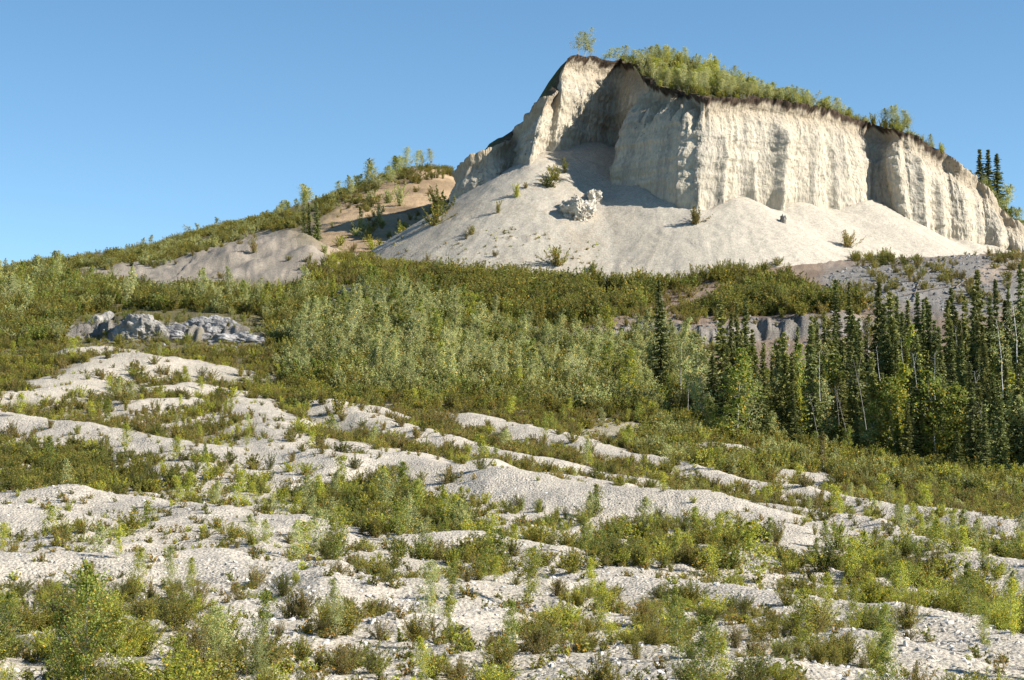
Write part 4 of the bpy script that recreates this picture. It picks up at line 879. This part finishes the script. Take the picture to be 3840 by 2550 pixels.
for bx_, by, tx, ty, c, cr, cb, lab in [
    (938,446,938,386,'yb',.95,.05,"rounded birch with yellow and green leaves at the wood front"), (917,436,912,328,'lime2',.8,.4,"bright yellow-green tree crown rising in the wood"), (915,450,911,391,'pale',.75,.15,"pale grey-green poplar left of the yellow birch"),
    (859,458,857,418,'pale',.7,.05,"small pale poplar at the left foot of the front spruce"), (773,448,767,414,'pale',.6,.1,"narrow pale poplar at the wood's left front"), (780,450,782,430,'pale',.9,.05,"low pale poplar bush beside the narrow pale poplar"),
    (762,432,762,385,'green',1.0,.05,"fresh green birch left of the front spruces"), (797,440,795,345,'green',.8,.1,"green birch hidden among the left spruces"), (975,452,972,425,'pale',.7,.1,"pale poplar with thin trunk right of the yellow birch"),
    (1014,445,1010,392,'pale',.8,.2,"pale poplar at the right frame edge"), (870,360,866,316,'yb',1.1,.3,"yellowing birch crown above the middle of the wood"), (932,410,930,350,'yb',.9,.3,"yellow-green birch behind the rounded yellow one"),
    (704,420,702,402,'lime',1.2,.05,"bright conical young larch left of the wood"), (755,418,752,386,'gold',.5,.1,"small orange-leaved tree in the left of the wood"), (824,472,822,432,'bronze',.6,.2,"bronze sapling with thin pale stem in front of the wood")]:
    if c == 'yb': pr = tree(6, cr, cb, 36, 1500, .17, 'lime', 'birch', .035, .03, 1.2); pr.leaf.materials[0] = M_yb if 'M_yb' in globals() else globals().setdefault('M_yb', leaf_mat("yellowing_birch_leaf", (.08,.12,.015), (.21,.21,.03), (.5,.30,.03)))
    elif c == 'lime2': pr = tree(7, cr, cb, 36, 1500, .17, 'lime', 'birch', .035, .03, 1.2)
    else: pr = T_(c, cr, cb)
    P = ground_at(bx_, by); t = at(tx, ty, P[1]); h = float(t[2] - P[2])
    plant("birch_tree" if c in ('yb', 'lime2', 'green') else "broadleaf_tree", pr, P, h / pr.h, rng.uniform(0, 6.28), lab, "tree", "broadleaf trees of the wood", sxy=(pr.h / h) ** .6)
for i in range(95):
    px = 690 + 365 * rng.random() ** .95; D = rng.uniform(160, 190); t = at(px, 440, D); P = np.array([t[0], D, float(gz(t[0], D))]); c = str(rng.choice(['green', 'lime', 'pale', 'aspen'], p=[.55, .1, .2, .15])); pr = POP[c][rng.integers(len(POP[c]))]
    h = rng.uniform(2.5, 8.0); plant("wood_poplar", pr, P, h / pr.h, rng.uniform(0, 6.28), f"{CN[c]} {'tall' if h > 4.5 else 'low'} poplar between the spruces, {'left half' if px < 870 else 'right half'} of the wood", "poplar", "poplars between the spruces", sxy=rng.uniform(1.0, 1.5))
# dead snag at the left end of the rim
b = np.argmin(np.abs(proj(RIM)[0] - 570) + (RIM[:, 1] > 325) * 50); P = RIM[b] + [0.3, 1.0, -.1]
plant("dead_snag", BI[3], P, 3.6 / 8, 0, "thin leafless snag at the far left end of the rim", "dead tree", "bare trunks in the wood")

# ------------------------------------------------------------------ bushes on the scree and the tan slope
def scree_pt(px, py):
    D = np.arange(262, 335, .25); q = at(px, py, D); z = np.maximum(scz(q[:, 0], q[:, 1]), gz(q[:, 0], q[:, 1])); k = np.where(q[:, 2] <= z)[0]
    i = k[0] if len(k) else -1; return np.array([q[i, 0], q[i, 1], z[i]])
for px, py, h, c, lab in [(695,226,2.8,'bronze',"round bronze bush alone on the bright scree"), (517,198,2.4,'lime',"yellow-green bush high on the sunny scree"), (549,188,2.6,'dark',"dark bush at the shadow edge on the scree"), (555,180,2.4,'olive',"olive bush in the shaded alcove scree"), (565,174,2.4,'dark',"upper dark bush in the shaded alcove scree"),
    (498,214,1.9,'olive',"small olive bush below the yellow-green scree bush"), (472,236,1.5,'olive',"small bush halfway down the left scree"), (466,240,1.2,'bronze',"little bronze bush low on the left scree"), (556,268,3.0,'olive',"tall olive bush at the scree foot beside the grey boulder"), (848,248,2.6,'bronze',"golden bronze bush at the scree foot on the right"),
    (427,262,1.4,'bronze',"small bronze bush at the lower left scree"), (592,273,1.8,'dark',"dark bush right of the grey boulder"), (495,258,1.0,'bronze',"tiny bronze bush low on the scree"), (526,190,1.0,'bronze',"tiny bush near the shadow edge")]:
    P = scree_pt(px, py); pr = SF[c][rng.integers(3)]; plant("scree_bush", pr, P, h / pr.h, rng.uniform(0, 6.28), lab, "bush", "bushes on the scree", sxy=1.15)
for px, py, h, c, lab in [(400,207,4.2,'pale',"round grey-green bush in the middle of the tan slope"), (388,203,3.0,'pale',"grey-green bush left of the round one on the tan slope"), (370,205,3.0,'pale',"grey-green bush high on the left of the tan slope"), (378,222,3.2,'pale',"pale bush below the left tan-slope bushes"),
    (430,188,2.2,'olive',"olive bush near the top right of the tan slope"), (415,183,2.4,'bronze',"bronze bush under the dark rim of the tan slope"), (441,216,4.6,'dark',"dark brown bush against the cliff's left foot"), (436,226,3.4,'olive',"olive bush below the dark one by the cliff foot"), (405,241,3.6,'green',"green bush low on the tan slope"), (408,250,3.6,'olive',"olive bush at the foot of the tan slope"),
    (361,232,2.6,'pale',"small pale bush on the lower tan slope"), (340,246,2.0,'lime',"thin yellow-green bush at the left of the tan slope"), (372,250,2.0,'lime',"thin yellow-green bush low on the tan slope"), (254,254,2.4,'bronze',"bronze bush on the face of the grey mound")]:
    P = scree_pt(px, py) if px > 425 else ground_at(px, py); pr = SF[c][rng.integers(3)]; plant("slope_bush", pr, P, h / pr.h, rng.uniform(0, 6.28), lab, "bush", "bushes on the tan slope", sxy=1.1)
for px, ty, by, c, lab in [(361,205,228,'lime',"slender yellow-green birch on the left of the tan slope"), (402,220,244,'lime',"slender yellow-green birch low on the tan slope")]:
    P = ground_at(px, by); pr = POP[c][0]; h = float(at(px, ty, P[1])[2] - P[2]); plant("slope_birch", pr, P, h / pr.h, 0, lab, "birch", "slender birches on the tan slope", sxy=1.0)

# ------------------------------------------------------------------ rocks and logs
def lump(name, P, size, label, cat, colr, seed, sharp=.35, rz=0.0):
    n, m = 90, 46; th, ph = np.meshgrid(np.linspace(0, 2 * np.pi, n, endpoint=False), np.linspace(.02, np.pi * .62, m))
    d = np.stack([np.sin(ph) * np.cos(th), np.sin(ph) * np.sin(th), np.cos(ph)], -1)
    r = 1 + sharp * fbm(d[..., 0] * 1.7 + seed, d[..., 1] * 1.7, d[..., 2] * 1.7, 5, seed, .55) - .08 * np.abs(noise(d[..., 0] * 3.1, d[..., 1] * 3.1 + seed, d[..., 2] * 2, seed + 5))
    V = d * r[..., None] * size; i = np.arange(n * m).reshape(m, n); j = np.roll(i, -1, 1)
    Fq = np.stack([i[:-1], i[1:], j[1:], j[:-1]], -1).reshape(-1, 4)
    c = np.array(colr) * (1 + .25 * fbm(V[..., 0], V[..., 1], V[..., 2], 3, seed + 9))[..., None]
    o = link(name, mesh(name, V.reshape(-1, 3), Fq, [M_rock], {"col": np.clip(c, .02, .8).reshape(-1, 3)}, None, False), category=cat, label=label); o.location = P; o.rotation_euler = (0, 0, rz); return o
G_ = (.29, .272, .245)
P = ground_at(578, 281); lump("rock_outcrop", P + [0, 3, -.2], (4.0, 3, 2.2), "blue-grey domed boulder at the middle of the scree foot", "rock outcrop", (.25,.265,.29), 3, .3)
P = ground_at(372, 297); lump("rock_outcrop", P + [0, 1, -.4], (3.6, 2, 1.3), "small dark blue-grey ledge left of the alder thicket", "rock outcrop", (.13,.135,.15), 5)
P = ground_at(134, 338); lump("rock_outcrop", P + [0, 2, -.3], (3.2, 2.6, 2.4), "peaked grey hump of the gravel bank at left", "rock outcrop", G_, 7, .28)
P = ground_at(98, 339); lump("rock_outcrop", P + [0, 3, -.3], (3.6, 2.4, 2.2), "shaded grey hollow block at the gravel bank's left end", "rock outcrop", G_, 8, .25)
P = ground_at(207, 338); lump("rock_outcrop", P + [0, 2, -.3], (4.0, 2.6, 2.4), "rounded grey hump at the right of the gravel bank", "rock outcrop", (.26,.25,.24), 9, .2)
P = ground_at(172, 341); lump("rock_outcrop", P + [0, 1, -.3], (4.6, 2.0, 1.5), "low grey middle part of the gravel bank", "rock outcrop", (.25,.24,.235), 12, .25)
P = ground_at(240, 343); lump("rock_outcrop", P + [0, 1, -.2], (3.2, 1.8, 1.1), "low pale grey tail of the gravel bank", "rock outcrop", (.27,.26,.25), 13, .25)
for px, py, w, hh, lab, sd_ in ((578,216,3.4,2.7,"larger right block of the white outcrop on the scree",21),(569,217,1.7,1.6,"smaller left block of the white outcrop on the scree",22),(594,200,2.0,1.5,"upper low block of the white outcrop on the scree",25)):
    P = scree_pt(px, py); lump("white_outcrop", P + [0, .9, -.2], (w * .75, w * .75, hh), lab, "rock outcrop", (.53,.48,.40), sd_, .45, .5)
P = scree_pt(783, 223); lump("scree_boulder", P, (.45, .45, 1.0), "small dark upright boulder on the bright scree", "boulder", (.3,.28,.25), 31)
M_log = bark_mat('old_grey_log', (.20,.175,.15), (.10,.085,.07))
def log(x0, y0, x1, y1, label, r=.09):
    a, b2 = ground_at(x0, y0), ground_at(x1, y1); a[2] += .25; b2[2] += .3
    mid = (a + b2) / 2; V, Fq = tubes([(np.stack([a, a * .6 + b2 * .4 + [0, 0, .05], b2]) - mid, [r, r * .8, r * .4]), (np.stack([a * .5 + b2 * .5, a * .4 + b2 * .6 + [.3, 0, .5], a * .35 + b2 * .65 + [.5, 0, .9]]) - mid, [.05, .035, .02])], 7)
    o = link("fallen_log", mesh("fallen_log", V, Fq, [M_log], None, None, True), category="log", label=label, group="fallen trunks on the grey slope"); o.location = mid
log(945,262,1024,251,"long fallen trunk lying along the top of the grey slope"); log(905,298,960,287,"fallen trunk low on the grey slope"); log(930,275,953,262,"short tilted log below the long fallen trunk"); log(916,299,923,278,"pale broken stem standing askew on the grey slope", .1); log(958,290,985,270,"fallen log beside the pink sand patch")

# ------------------------------------------------------------------ labels: like ones told apart by their order from the left
byl = {}
for t in THINGS: byl.setdefault(t[1], []).append(t)
for lab, ts in byl.items():
    ts.sort(key=lambda t: t[2])
    for i, t in enumerate(ts):
        if len(ts) == 1: t[0]["label"] = lab
        else: t[0]["label"] = lab + (", leftmost" if i == 0 else ", rightmost" if i == len(ts) - 1 else f", {ordinal(i + 1)} from left")
